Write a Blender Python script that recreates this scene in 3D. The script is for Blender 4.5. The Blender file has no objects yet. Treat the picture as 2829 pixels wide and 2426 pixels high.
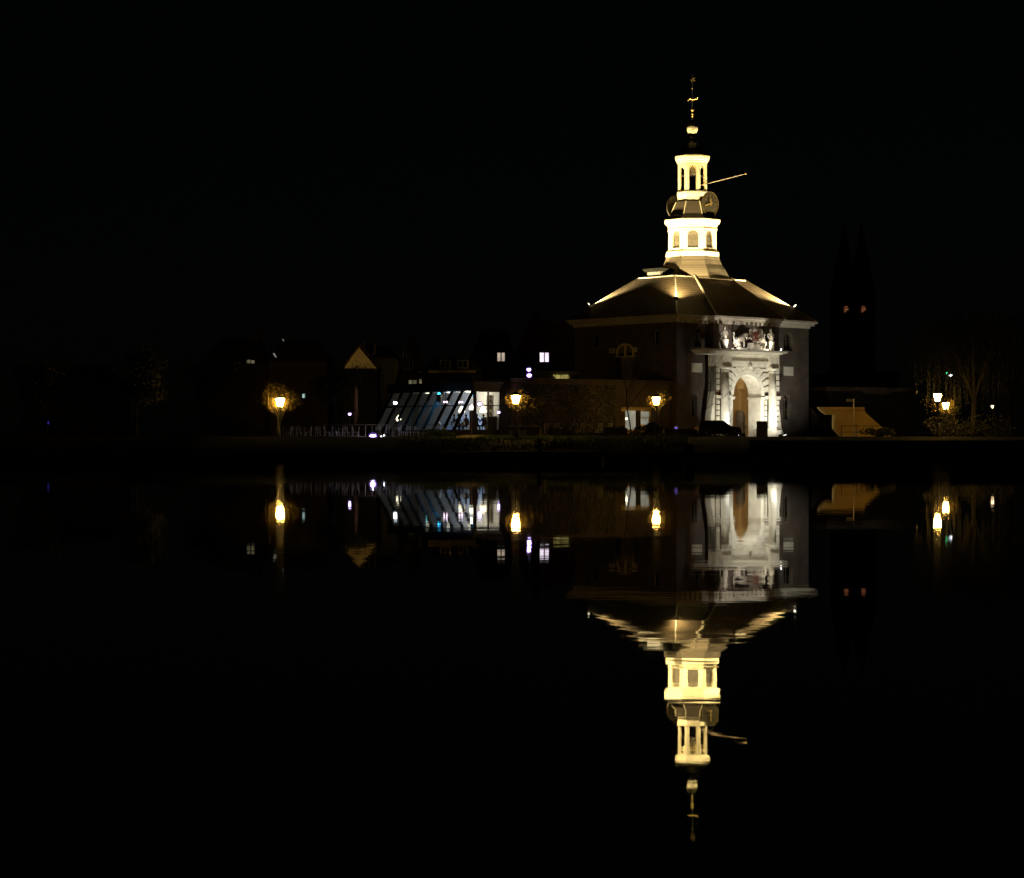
import bpy, math, random
from mathutils import Vector, Matrix

# ------------------------------------------------------------------ camera, sky, exposure
sc = bpy.context.scene
F = 6200.0                 # focal length in pixels of the 2829 px wide photograph
HOR = 1232.0               # row of the horizon
CAMZ = 1.22                # camera height over the water
cam_d = bpy.data.cameras.new('camera'); cam = bpy.data.objects.new('camera', cam_d)
sc.collection.objects.link(cam); sc.camera = cam
cam.location = (0, 0, CAMZ); cam.rotation_euler = (math.pi/2, 0, 0)
cam_d.sensor_width = 36; cam_d.lens = 36*F/2829; cam_d.shift_y = (HOR-1213)/2829
cam_d.clip_start = 0.5; cam_d.clip_end = 9000
world = bpy.data.worlds.new('World'); sc.world = world; world.use_nodes = True
wn = world.node_tree.nodes; wl = world.node_tree.links
bg = wn['Background']; sky = wn.new('ShaderNodeTexSky'); sky.sky_type = 'NISHITA'; sky.sun_disc = False
sky.sun_elevation = math.radians(25); sky.sun_rotation = math.radians(200)
wl.new(sky.outputs[0], bg.inputs[0]); bg.inputs[1].default_value = 0.00012
sc.view_settings.view_transform = 'Standard'; sc.view_settings.look = 'None'
sc.view_settings.exposure = 0; sc.view_settings.gamma = 1
sc.cycles.use_denoising = True
sc.cycles.max_bounces = 6; sc.cycles.sample_clamp_indirect = 4

C = sc.collection
ZG = 2.0                   # level of the street round the gate over the water
R = math.radians

def P(px, py, d):
    return Vector(((px-1414.5)/F*d, d, CAMZ-(py-HOR)/F*d))
def PX(px, d): return (px-1414.5)/F*d
def PZ(py, d): return CAMZ-(py-HOR)/F*d

# ------------------------------------------------------------------ materials
def nodes(name):
    m = bpy.data.materials.new(name); m.use_nodes = True
    return m, m.node_tree.nodes, m.node_tree.links, m.node_tree.nodes['Principled BSDF']
def coords(n, l, wall=False):
    tc = n.new('ShaderNodeTexCoord')
    if not wall: return tc.outputs['Object']
    s = n.new('ShaderNodeSeparateXYZ'); c = n.new('ShaderNodeCombineXYZ'); a = n.new('ShaderNodeMath')
    l.new(tc.outputs['Object'], s.inputs[0]); l.new(s.outputs[0], a.inputs[0]); l.new(s.outputs[1], a.inputs[1])
    l.new(a.outputs[0], c.inputs[0]); l.new(s.outputs[2], c.inputs[1]); return c.outputs[0]
def mat(name, col, rough=.7, var=.25, scale=2.0, bump=.0, bscale=8, metal=0, col2=None):
    m, n, l, b = nodes(name)
    co = coords(n, l)
    nz = n.new('ShaderNodeTexNoise'); nz.inputs['Scale'].default_value = scale; nz.inputs['Detail'].default_value = 6
    l.new(co, nz.inputs['Vector'])
    mx = n.new('ShaderNodeMix'); mx.data_type = 'RGBA'
    c2 = col2 or [c*(1-var) for c in col]; c1 = [min(1, c*(1+var*.5)) for c in col] if not col2 else col
    mx.inputs[6].default_value = (*c2, 1); mx.inputs[7].default_value = (*c1, 1)
    rp = n.new('ShaderNodeMapRange'); rp.inputs[1].default_value = .3; rp.inputs[2].default_value = .7
    l.new(nz.outputs[0], rp.inputs[0]); l.new(rp.outputs[0], mx.inputs[0]); l.new(mx.outputs[2], b.inputs['Base Color'])
    b.inputs['Roughness'].default_value = rough; b.inputs['Metallic'].default_value = metal
    if bump:
        n2 = n.new('ShaderNodeTexNoise'); n2.inputs['Scale'].default_value = bscale; n2.inputs['Detail'].default_value = 4
        l.new(co, n2.inputs['Vector'])
        bp = n.new('ShaderNodeBump'); bp.inputs['Strength'].default_value = 1; bp.inputs['Distance'].default_value = bump
        l.new(n2.outputs[0], bp.inputs['Height']); l.new(bp.outputs[0], b.inputs['Normal'])
    return m
def brick(name, c1, c2, mortar, bw=.24, bh=.075, rough=.85, msize=.012, bump=.008):
    m, n, l, b = nodes(name)
    co = coords(n, l, True)
    br = n.new('ShaderNodeTexBrick'); l.new(co, br.inputs['Vector'])
    br.inputs['Scale'].default_value = 1; br.inputs['Brick Width'].default_value = bw; br.inputs['Row Height'].default_value = bh
    br.inputs['Mortar Size'].default_value = msize; br.inputs['Color1'].default_value = (*c1, 1)
    br.inputs['Color2'].default_value = (*c2, 1); br.inputs['Mortar'].default_value = (*mortar, 1)
    nz = n.new('ShaderNodeTexNoise'); nz.inputs['Scale'].default_value = .7; nz.inputs['Detail'].default_value = 5
    l.new(co, nz.inputs['Vector'])
    mr = n.new('ShaderNodeMapRange'); mr.inputs[1].default_value = .3; mr.inputs[2].default_value = .7
    mr.inputs[3].default_value = .6; mr.inputs[4].default_value = 1.15
    l.new(nz.outputs[0], mr.inputs[0])
    mu = n.new('ShaderNodeVectorMath'); mu.operation = 'SCALE'
    l.new(br.outputs[0], mu.inputs[0]); l.new(mr.outputs[0], mu.inputs['Scale']); l.new(mu.outputs[0], b.inputs['Base Color'])
    bp = n.new('ShaderNodeBump'); bp.inputs['Distance'].default_value = bump; bp.invert = True
    l.new(br.outputs['Fac'], bp.inputs['Height']); l.new(bp.outputs[0], b.inputs['Normal'])
    b.inputs['Roughness'].default_value = rough
    return m
def emit(name, col, s, var=0):
    m, n, l, b = nodes(name)
    b.inputs['Base Color'].default_value = (*[c*.5 for c in col], 1)
    b.inputs['Emission Color'].default_value = (*col, 1); b.inputs['Emission Strength'].default_value = s
    if var:
        nz = n.new('ShaderNodeTexNoise'); nz.inputs['Scale'].default_value = 1.7; l.new(coords(n, l), nz.inputs['Vector'])
        mr = n.new('ShaderNodeMapRange'); mr.inputs[1].default_value = .35; mr.inputs[2].default_value = .65
        mr.inputs[3].default_value = s*(1-var); mr.inputs[4].default_value = s*(1+var)
        l.new(nz.outputs[0], mr.inputs[0]); l.new(mr.outputs[0], b.inputs['Emission Strength'])
    return m

M = {}
M['brick'] = brick('gate_brick', (.11, .080, .062), (.08, .060, .047), (.14, .115, .095))
M['brick_dark'] = brick('old_brick', (.085, .055, .038), (.06, .042, .03), (.10, .085, .065))
M['brick_red'] = brick('red_brick', (.26, .09, .06), (.2, .07, .05), (.25, .2, .16))
M['stone'] = mat('sandstone', (.60, .56, .47), .75, .18, 1.6, .002, 10)
M['stone_warm'] = mat('ochre_plaster', (.30, .18, .055), .85, .25, 1.2, .004, 8)
M['stone_dark'] = mat('weathered_stone', (.46, .43, .35), .8, .2, 2.0, .002, 9)
M['cream'] = mat('cream_paint', (.74, .64, .38), .5, .12, 2.5, .003, 20)
M['stone_joint'] = mat('weathered_joint_stone', (.15, .135, .105), .9, .3, 2.0, .002, 9)
M['plaque'] = mat('pale_limestone', (.62, .60, .52), .8, .12, 5, .004, 20)
M['tile'] = brick('roof_tile', (.115, .078, .036), (.09, .06, .03), (.04, .03, .016), .26, .20, .65, .03, .03)
M['tile_red'] = brick('red_roof_tile', (.42, .08, .05), (.34, .065, .04), (.12, .03, .02), .3, .25, .7, .03, .03)
M['slate'] = brick('slate', (.14, .112, .07), (.12, .096, .062), (.09, .07, .045), .3, .22, .6, .02, .015)
for k_ in ('tile', 'slate'): M[k_].node_tree.nodes['Principled BSDF'].inputs['Specular IOR Level'].default_value = .12
M['lead'] = mat('dark_lead', (.05, .045, .035), .5, .3, 3, .004, 12)
M['lead_pale'] = mat('pale_lead', (.24, .21, .14), .5, .3, 3, .004, 12)
M['louver'] = mat('tan_louver', (.11, .09, .055), .7, .3, 5, .006, 25)
M['gold'] = mat('gilding', (.75, .52, .15), .35, .3, 6, 0, 1, .8)
M['dial'] = mat('dark_dial', (.025, .02, .008), .5, .4, 6)
M['dial_gold'] = mat('faded_gold', (.12, .08, .02), .5, .5, 9, 0, 1, .3)
M['iron'] = mat('black_iron', (.02, .02, .02), .5, .2, 5)
M['steel'] = mat('galvanised_steel', (.35, .34, .32), .4, .3, 8, 0, 1, .5)
M['wood'] = mat('old_timber', (.10, .075, .045), .85, .4, 3, .01, 6)
M['wood_pale'] = mat('pale_timber', (.34, .26, .16), .7, .3, 4, .006, 9)
M['white'] = mat('white_paint', (.7, .69, .64), .5, .1, 3)
M['paving'] = brick('paving', (.13, .11, .09), (.10, .085, .07), (.05, .045, .04), .3, .3, .8, .02, .004)
M['grass'] = mat('grass', (.028, .045, .012), .9, .5, 1.2, .06, 5)
M['earth'] = mat('earth_bank', (.03, .028, .02), .95, .4, .6, .1, 2)
for k_ in ('grass', 'earth', 'paving'): M[k_].node_tree.nodes['Principled BSDF'].inputs['Specular IOR Level'].default_value = .05
M['unlit_black'] = mat('unlit_black_surface', (.010, .010, .008), 1.0, .3, 1)  # shade put into the colour: near-black so lamp light barely shows
M['shade_brick'] = brick('shade_darkened_brick', (.035, .026, .018), (.025, .02, .014), (.04, .034, .026))  # brick colour darkened in place of shade on these walls
M['ochre_bright'] = mat('brightened_ochre_board', (.80, .60, .22), .8, .12, 1)  # ochre brightened in place of light missing from the eaves board
for k_ in ('unlit_black', 'shade_brick'): M[k_].node_tree.nodes['Principled BSDF'].inputs['Specular IOR Level'].default_value = 0
M['blade'] = mat('grass_blade', (.07, .12, .03), .7, .4, 1.5)
M['leaf'] = mat('leaf', (.022, .022, .008), .7, .4, 1.0)
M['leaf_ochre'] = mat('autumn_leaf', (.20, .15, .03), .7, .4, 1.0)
M['leaf_willow'] = mat('willow_leaf', (.02, .022, .007), .7, .35, 1.0)
M['ivy'] = mat('ivy_leaf', (.04, .055, .018), .7, .4, 1.0)
M['bark'] = mat('bark', (.012, .010, .007), .9, .35, 4, .01, 8)
M['concrete'] = mat('concrete', (.36, .33, .27), .85, .2, 1.0, .006, 6)
M['ochre_wall'] = mat('ochre_concrete', (.74, .54, .19), .85, .2, .5, .004, 5)
M['darkglass'] = mat('dark_window_glass', (.012, .012, .014), .08, .1, 1)
M['carpaint'] = mat('dark_car_paint', (.03, .033, .042), .25, .1, 1)
M['rubber'] = mat('rubber', (.015, .015, .015), .8, .2, 5)
M['red'] = mat('red_paint', (.38, .035, .03), .6, .2, 4)
M['skin'] = mat('skin', (.42, .26, .18), .6, .1, 6)
M['cloth_dark'] = mat('dark_cloth', (.02, .02, .025), .9, .3, 6)
M['cloth_wine'] = mat('wine_cloth', (.10, .03, .03), .9, .3, 6)
M['cloth_blue'] = mat('blue_cloth', (.04, .06, .12), .9, .3, 6)
M['canvas'] = mat('folded_canvas', (.24, .13, .06), .9, .3, 5)
M['plaster'] = mat('interior_plaster', (.50, .50, .50), .8, .15, .8)
M['lamp'] = emit('street_lantern_light', (1.0, .56, .12), 110)
M['lamp_strong'] = emit('bright_lantern_light', (1.0, .56, .12), 190)
M['lamp_stronger'] = emit('brightest_lantern_light', (1.0, .56, .12), 380)
M['lamp_pale'] = emit('pale_lantern_light', (1.0, .72, .40), 6)
M['led'] = emit('violet_white_led', (.72, .55, 1.0), 12)
M['violet_rim'] = emit('violet_halo_glow', (.38, .16, 1.0), .55)  # violet glow in place of the halo round the lamps
M['led_white'] = emit('white_led', (.85, .92, 1.0), 10)
M['cyan'] = emit('cyan_spot_lens', (.05, .55, 1.0), 5)
M['pend'] = emit('pendant_shade_light', (1.0, .86, .58), 2.6, .35)
M['shelf_light'] = emit('lit_shelf_back', (1.0, .78, .36), .85, .5)
M['neon'] = emit('pinkish_lamp', (1.0, .75, .95), 5)
M['win_warm'] = emit('curtained_lit_window', (1.0, .80, .62), .40, .3)
M['win_pale'] = emit('bright_lit_window', (.95, .80, .95), 1.3, .25)
M['win_dim'] = emit('dimly_lit_window', (.75, .72, .40), .16, .5)
M['win_cold'] = emit('cold_lit_window', (.6, .9, .85), .6, .4)
M['win_grey'] = emit('curtain_lit_from_within', (.72, .74, .62), .30, .3)
M['yellow_glow'] = emit('yellow_lamp_strip', (1.0, .8, .25), 1.2)
M['red_glow'] = emit('reddish_belfry_light', (1.0, .35, .15), .3)
M['green_glow'] = emit('green_signal_light', (.1, 1.0, .4), 2.5)
M['violet'] = emit('violet_display', (.30, .18, 1.0), 1.6)
M['blue_glow'] = emit('dim_blue_light', (.06, .05, .6), .25)
M['bottle'] = mat('bottle_glass', (.12, .14, .05), .2, .5, 9)

def glass():
    m, n, l, b = nodes('clear_glass')
    tr = n.new('ShaderNodeBsdfTransparent'); gl = n.new('ShaderNodeBsdfGlossy'); gl.inputs['Roughness'].default_value = .02
    tr.inputs[0].default_value = (.92, .95, .95, 1)
    mx = n.new('ShaderNodeMixShader'); mx.inputs[0].default_value = .06
    l.new(tr.outputs[0], mx.inputs[1]); l.new(gl.outputs[0], mx.inputs[2])
    l.new(mx.outputs[0], n['Material Output'].inputs[0]); return m
M['glass'] = glass()

def water_mat():
    m, n, l, b = nodes('canal_water')
    b.inputs['Base Color'].default_value = (.002, .003, .003, 1); b.inputs['IOR'].default_value = 1.31
    b.inputs['Roughness'].default_value = .014
    tc = n.new('ShaderNodeTexCoord')
    h = None
    for sx, sy, sc_, amp in ((.22, .30, 1.0, .0024), (.9, 1.6, 1.0, .0007), (3.0, 5.0, 1.0, .0001)):
        mp = n.new('ShaderNodeMapping'); mp.inputs['Scale'].default_value = (sx, sy, 1); l.new(tc.outputs['Object'], mp.inputs[0])
        nz = n.new('ShaderNodeTexNoise'); nz.inputs['Scale'].default_value = sc_; nz.inputs['Detail'].default_value = 2
        l.new(mp.outputs[0], nz.inputs['Vector'])
        mu = n.new('ShaderNodeMath'); mu.operation = 'MULTIPLY'; mu.inputs[1].default_value = amp; l.new(nz.outputs[0], mu.inputs[0])
        if h is None: h = mu.outputs[0]
        else:
            ad = n.new('ShaderNodeMath'); l.new(h, ad.inputs[0]); l.new(mu.outputs[0], ad.inputs[1]); h = ad.outputs[0]
    bp = n.new('ShaderNodeBump'); bp.inputs['Strength'].default_value = 1; bp.inputs['Distance'].default_value = 1.0
    l.new(h, bp.inputs['Height']); l.new(bp.outputs[0], b.inputs['Normal'])
    return m
M['water'] = water_mat()

# ------------------------------------------------------------------ mesh helpers
class MB:
    def __init__(s): s.v = []; s.f = []
    def face(s, pts):
        i = len(s.v); s.v += [tuple(p) for p in pts]; s.f.append(tuple(range(i, i+len(pts))))
    def hexa(s, p):          # 8 corners: bottom ring 0-3, top ring 4-7
        i = len(s.v); s.v += [tuple(q) for q in p]
        for f in ((3,2,1,0),(4,5,6,7),(0,1,5,4),(1,2,6,5),(2,3,7,6),(3,0,4,7)): s.f.append(tuple(i+k for k in f))
    def box(s, x0, x1, y0, y1, z0, z1, T=None):
        p = [(x0,y0,z0),(x1,y0,z0),(x1,y1,z0),(x0,y1,z0),(x0,y0,z1),(x1,y0,z1),(x1,y1,z1),(x0,y1,z1)]
        if T: p = [T(*q) for q in p]
        s.hexa(p)
    def prism(s, poly, y0, y1, T=None):     # poly in (x,z), extruded along y
        n = len(poly); i = len(s.v)
        a = [(x, y0, z) for x, z in poly]+[(x, y1, z) for x, z in poly]
        if T: a = [T(*q) for q in a]
        s.v += [tuple(q) for q in a]
        s.f.append(tuple(i+k for k in range(n))); s.f.append(tuple(i+n+k for k in reversed(range(n))))
        for k in range(n):
            j = (k+1) % n; s.f.append((i+k, i+n+k, i+n+j, i+j))
    def tube(s, pts, r, seg=6, cap=True):
        pts = [Vector(p) for p in pts]; rs = r if isinstance(r, (list, tuple)) else [r]*len(pts)
        i0 = len(s.v)
        for k, p in enumerate(pts):
            d = (pts[min(k+1, len(pts)-1)]-pts[max(k-1, 0)])
            d = d.normalized() if d.length > 1e-9 else Vector((0,0,1))
            a = d.cross(Vector((0,0,1)) if abs(d.z) < .9 else Vector((1,0,0))).normalized(); b = d.cross(a)
            for j in range(seg):
                t = 2*math.pi*j/seg; s.v.append(tuple(p+(a*math.cos(t)+b*math.sin(t))*rs[k]))
        for k in range(len(pts)-1):
            for j in range(seg):
                a = i0+k*seg+j; b = i0+k*seg+(j+1) % seg; s.f.append((a, b, b+seg, a+seg))
        if cap:
            s.f.append(tuple(i0+j for j in range(seg))); e = i0+(len(pts)-1)*seg; s.f.append(tuple(e+j for j in reversed(range(seg))))
    def lathe(s, prof, cx=0, cy=0, seg=16, rot=0.0, cap=True):
        i0 = len(s.v)
        for r, z in prof:
            for j in range(seg):
                t = rot+2*math.pi*j/seg; s.v.append((cx+r*math.cos(t), cy+r*math.sin(t), z))
        for k in range(len(prof)-1):
            for j in range(seg):
                a = i0+k*seg+j; b = i0+k*seg+(j+1) % seg; s.f.append((a, b, b+seg, a+seg))
        if cap:
            s.f.append(tuple(i0+j for j in reversed(range(seg)))); e = i0+(len(prof)-1)*seg; s.f.append(tuple(e+j for j in range(seg)))
    def oct(s, prof, cx=0, cy=0, cap=True):     # radii are apothems, flats face the axes
        k = 1/math.cos(math.pi/8)
        s.lathe([(r*k, z) for r, z in prof], cx, cy, 8, math.pi/8, cap)
    def ball(s, c, r, seg=12, rings=8, sc=(1,1,1)):
        i0 = len(s.v)
        for k in range(rings+1):
            a = math.pi*k/rings
            for j in range(seg):
                t = 2*math.pi*j/seg
                s.v.append((c[0]+r*sc[0]*math.sin(a)*math.cos(t), c[1]+r*sc[1]*math.sin(a)*math.sin(t), c[2]-r*sc[2]*math.cos(a)))
        for k in range(rings):
            for j in range(seg):
                a = i0+k*seg+j; b = i0+k*seg+(j+1) % seg; s.f.append((a, b, b+seg, a+seg))
    def build(s, name, m, parent=None, smooth=False, world=False, T=None):
        v = s.v
        if T: v = [tuple(T(*p)) for p in v]
        if world and parent is not None:
            L = parent.location; v = [(x-L.x, y-L.y, z-L.z) for x, y, z in v]
        me = bpy.data.meshes.new(name); me.from_pydata(v, [], s.f); me.validate(); me.update()
        me.materials.append(m if not isinstance(m, str) else M[m])
        if smooth:
            for p in me.polygons: p.use_smooth = True
        o = bpy.data.objects.new(name, me); C.objects.link(o)
        if parent is not None: o.parent = parent
        return o

def tag(o, label=None, cat=None, group=None, kind=None):
    if label: o['label'] = label
    if cat: o['category'] = cat
    if group: o['group'] = group
    if kind: o['kind'] = kind
    return o
def thing(name, label, cat, loc=(0,0,0), rz=0, group=None):
    o = bpy.data.objects.new(name, None); C.objects.link(o); o.location = loc; o.rotation_euler = (0,0,rz)
    o.empty_display_size = .3
    return tag(o, label, cat, group)
def single(name, mb, m, label, cat, loc=(0,0,0), rz=0, group=None, smooth=False, world=False):
    if world:
        mb.v = [(x-loc[0], y-loc[1], z-loc[2]) for x, y, z in mb.v]
    o = mb.build(name, m, smooth=smooth); o.location = loc; o.rotation_euler = (0,0,rz)
    return tag(o, label, cat, group)
def dup(root, loc, rz=None, label=None, group=None, scale=None):
    r = root.copy(); C.objects.link(r); r.location = loc
    if rz is not None: r.rotation_euler = (0,0,rz)
    if label: r['label'] = label
    if group: r['group'] = group
    if scale: r.scale = scale
    for ch in list(root.children):
        c = ch.copy(); C.objects.link(c); c.parent = r
        for g in list(ch.children):
            d = g.copy(); C.objects.link(d); d.parent = c
    return r
def skin(name, verts, edges, radii, m, parent=None, root=0, sub=1, rz=0):
    me = bpy.data.meshes.new(name); me.from_pydata([tuple(v) for v in verts], edges, []); me.update()
    o = bpy.data.objects.new(name, me); C.objects.link(o)
    md = o.modifiers.new('skin', 'SKIN'); md.use_smooth_shade = True
    sv = me.skin_vertices[0].data
    for k, r in enumerate(radii):
        r = r if isinstance(r, tuple) else (r, r); sv[k].radius = r; sv[k].use_root = (k == root)
    s2 = o.modifiers.new('sub', 'SUBSURF'); s2.levels = sub; s2.render_levels = sub
    me.materials.append(M[m])
    if parent is not None: o.parent = parent
    return o
def light(kind, name, loc, col, power, parent=None, target=None, size=.1, spot=60, blend=.5):
    d = bpy.data.lights.new(name, kind); d.color = col; d.energy = power
    o = bpy.data.objects.new(name, d); C.objects.link(o); o.location = loc
    if kind in ('POINT', 'SPOT'): d.shadow_soft_size = size
    if kind == 'AREA': d.size = size
    if kind == 'SPOT': d.spot_size = R(spot); d.spot_blend = blend
    if target is not None:
        o.rotation_euler = (Vector(target)-Vector(loc)).to_track_quat('-Z', 'Y').to_euler()
    if parent is not None: o.parent = parent
    return o

def arch_pts(cx, hw, zs, rise, n=12):
    return [(cx-hw*math.cos(math.pi*k/n), zs+rise*math.sin(math.pi*k/n)) for k in range(n+1)]
def wall_panel(mb, x0, x1, z0, z1, ops, y=0, depth=.3, T=None, rev=None):
    """wall face at y with arched or flat openings ops=(cx,halfwidth,zbottom,zspring,rise); reveals run to y+depth (into rev mesh)"""
    rev = rev or mb; W = T or (lambda a, b, c: (a, b, c)); x = x0
    for cx, hw, zb, zs, rise in sorted(ops):
        if cx-hw > x: mb.face([W(x,y,z0), W(cx-hw,y,z0), W(cx-hw,y,z1), W(x,y,z1)])
        if zb > z0+1e-4: mb.face([W(cx-hw,y,z0), W(cx+hw,y,z0), W(cx+hw,y,zb), W(cx-hw,y,zb)])
        a = arch_pts(cx, hw, zs, rise) if rise > 0 else [(cx-hw, zs), (cx+hw, zs)]
        for (xa, za), (xb, zb2) in zip(a, a[1:]):
            if min(z1-za, z1-zb2) > -1e-6 and z1 > zs: mb.face([W(xa,y,za), W(xb,y,zb2), W(xb,y,z1), W(xa,y,z1)])
        loop = [(cx-hw, zb)]+a+[(cx+hw, zb)]
        for (xa, za), (xb, zb2) in zip(loop, loop[1:]+loop[:1]):
            if abs(xa-xb)+abs(za-zb2) > 1e-6: rev.face([W(xa,y,za), W(xa,y+depth,za), W(xb,y+depth,zb2), W(xb,y,zb2)])
        x = cx+hw
    if x < x1: mb.face([W(x,y,z0), W(x1,y,z0), W(x1,y,z1), W(x,y,z1)])
def arch_plate(mb, cx, hw, zb, zs, rise, y, T=None):
    W = T or (lambda a, b, c: (a, b, c))
    a = arch_pts(cx, hw, zs, rise) if rise > 0 else [(cx-hw, zs), (cx+hw, zs)]
    mb.face([W(x, y, z) for x, z in [(cx-hw, zb)]+a+[(cx+hw, zb)]])

# ================================================================== SETTING
sh = 163.0
w = MB(); w.face([(-2500,-60,0),(2500,-60,0),(2500,4000,0),(-2500,4000,0)])
tag(w.build('water', 'water'), 'still black canal water mirroring the lit gate', 'water', kind='structure')
g = MB()
xs = [-900, -300, -120]+[-100+4*k for k in range(51)]+[120, 300, 900]
prof = [(sh, -.6), (sh+.02, .75), (sh+3, 1.05), (sh+9, 1.35), (sh+16, 1.65), (sh+24, 1.92), (sh+28, ZG), (2600, ZG)]
random.seed(3)
grid = [[(x, d+(random.uniform(-.5,.5) if 0 < j < 6 else 0), z+(random.uniform(-.06,.06) if 0 < j < 6 else 0)) for x in xs] for j, (d, z) in enumerate(prof)]
for j in range(len(prof)-1):
    for i in range(len(xs)-1): g.face([grid[j][i], grid[j][i+1], grid[j+1][i+1], grid[j+1][i]])
tag(g.build('ground', 'grass'), 'dark grassy bank rising from the water to the street', 'ground', kind='structure')
pv = MB(); pv.box(PX(1400,195), 70, 193, 232, ZG-.3, ZG+.02)
tag(pv.build('pavement', 'paving'), 'brick paving in front of the gate', 'pavement', kind='structure')
# low timber quay
q = thing('timber_quay', 'low timber quay with a pale edge board in front of the bank', 'quay', (PX(1668,158.5), 158.5, 0))
qm = MB(); qm.box(PX(1668,158.5), PX(2345,158.5), 158.5, 163.4, -.8, .36); qm.build('quay_body', 'wood', q, world=True)
qm = MB(); qm.box(PX(1664,158.4), PX(2350,158.4), 158.3, 158.75, .363, .46); qm.build('edge_board', 'wood_pale', q, world=True)  # edge board paler than the quay body
q = thing('timber_quay', 'farther stretch of low quay running to the right under the railing', 'quay', (PX(2349,161), 161, 0))
qm = MB(); qm.box(PX(2352,161), PX(2720,161), 161, 163.5, -.8, .50); qm.build('quay_body', 'wood', q, world=True)
qm = MB(); qm.box(PX(2352,160.9), PX(2722,160.9), 160.85, 161.2, .503, .58); qm.build('edge_board', 'wood_pale', q, world=True)

# ================================================================== THE GATE
TH = R(42); u = Vector((math.cos(TH), math.sin(TH))); wv = Vector((-math.sin(TH), math.cos(TH)))
D0 = 211.6; W0 = Vector((PX(1869, D0), D0))
def FX(px, yv=0.0):        # local x of a photographed column on the plane local y = yv
    t = (px-1414.5)/F
    return (t*(W0.y+yv*wv.y)-(W0.x+yv*wv.x))/(u.x-t*u.y)
def FY(px, xv=0.0):        # local y on the plane local x = xv
    t = (px-1414.5)/F
    return (t*(W0.y+xv*u.y)-(W0.x+xv*u.x))/(wv.x-t*wv.y)
def LZ(py, x, y):          # local z at local (x, y)
    return PZ(py, W0.y+x*u.y+y*wv.y)-ZG
def z4(x, y): return 1850+.22513*x, 840+.22513*y
def z3(x, y): return 1560+.34749*x, 740+.34749*y
def GW(x, y, z): p = W0+u*x+wv*y; return Vector((p.x, p.y, z+ZG))
def fr(x, y, yv):          # zoom-4 pixel -> (x, z) on plane yv
    a, b = z4(x, y); X = FX(a, yv); return X, LZ(b, X, yv)

gate = thing('gatehouse', 'large brick city gate with floodlit white cupola, hipped roof and stone portal', 'gatehouse', (W0.x, W0.y, ZG), TH)
Lf = FX(2234, 0); Ll = FY(1588, 0); OV = .65; BY = -.8
zE = LZ(867, -OV, -OV); zW = zE-.45
A = 4.45
zR = LZ(761.5, A, A)
bx0 = FX(z4(537,0)[0], BY); bx1 = FX(z4(1322,0)[0], BY)
print('gate', Lf, Ll, zE, zR, bx0, bx1)

wb = MB(); rv = MB()
# windows of the front wings: (zoom-4 box)
def op_front(x0, x1, ytop, ybot, yv, rise=None):
    X0, Z1 = fr(x0, ytop, yv); X1, _ = fr(x1, ytop, yv); _, Z0 = fr((x0+x1)/2, ybot, yv)
    hw = (X1-X0)/2; rs = hw if rise is None else rise
    return ((X0+X1)/2, hw, Z0, Z1-rs, rs)
WL_up = op_front(300, 395, 290, 530, 0); WL_lo = op_front(268, 335, 1105, 1390, 0)
WR_up = op_front(1400, 1508, 345, 575, 0); WR_lo = op_front(1395, 1480, 1108, 1415, 0)
zm = 5.2
wall_panel(wb, 0, bx0, 0, zm, [WL_lo], 0, .4); wall_panel(wb, 0, bx0, zm, zW, [WL_up], 0, .4)
wall_panel(wb, bx1, Lf, 0, zm, [WR_lo], 0, .4); wall_panel(wb, bx1, Lf, zm, zW, [WR_up], 0, .4)
# left wall
def TL(x, y, z): return (y, Ll-x, z)      # panel x runs from far to near along the left wall; depth into building is +x
def op_left(x0, x1, ytop, ybot, rise):
    a0, b0 = z3(x0, ytop); a1, _ = z3(x1, ytop); _, bb = z3(0, ybot)
    Y0 = FY(a0); Y1 = FY(a1); s0 = Ll-Y0; s1 = Ll-Y1; zt = LZ(b0, 0, (Y0+Y1)/2); zb_ = LZ(bb, 0, (Y0+Y1)/2)
    return ((s0+s1)/2, (s1-s0)/2, zb_, zt-rise, rise)
OL = op_left(410, 552, 600, 892, .85)
OL1 = op_left(232, 270, 530, 630, .25); OL2 = op_left(705, 748, 490, 612, .3)
wall_panel(wb, 0, Ll, 0, OL[2]-.01, [], 0, .3, TL)
wall_panel(wb, 0, Ll, OL[2]-.01, zW, [OL1, OL, OL2], 0, .35, TL)
wb.face([(Lf,0,0),(Lf,Ll,0),(Lf,Ll,zW),(Lf,0,zW)]); wb.face([(Lf,Ll,0),(0,Ll,0),(0,Ll,zW),(Lf,Ll,zW)])
wb.build('wall', 'brick', gate)
# bay with the portal opening
acx_l = fr(775, 1120, -1.75)[0]; acx_r = fr(1118, 1120, -1.75)[0]
acx = (acx_l+acx_r)/2; ahw = (acx_r-acx_l)/2; zsp = fr(945, 1122, -1.75)[1]
ztop_arch = fr(945, 848, -1.75)[1]; aR = ahw+.42
arch_in = (acx, ahw, 0, zsp, ahw)
bw = MB(); wall_panel(bw, bx0, bx1, 0, zW, [(acx, aR-.03, 0, zsp, aR-.03)], BY, .6)
bw.face([(bx0,BY,0),(bx0,0,0),(bx0,0,zW),(bx0,BY,zW)]); bw.face([(bx1,BY,0),(bx1,0,0),(bx1,0,zW),(bx1,BY,zW)])
bw.build('bay_wall', 'brick', gate)
print('arch', acx, ahw, zsp, ztop_arch)

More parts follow.
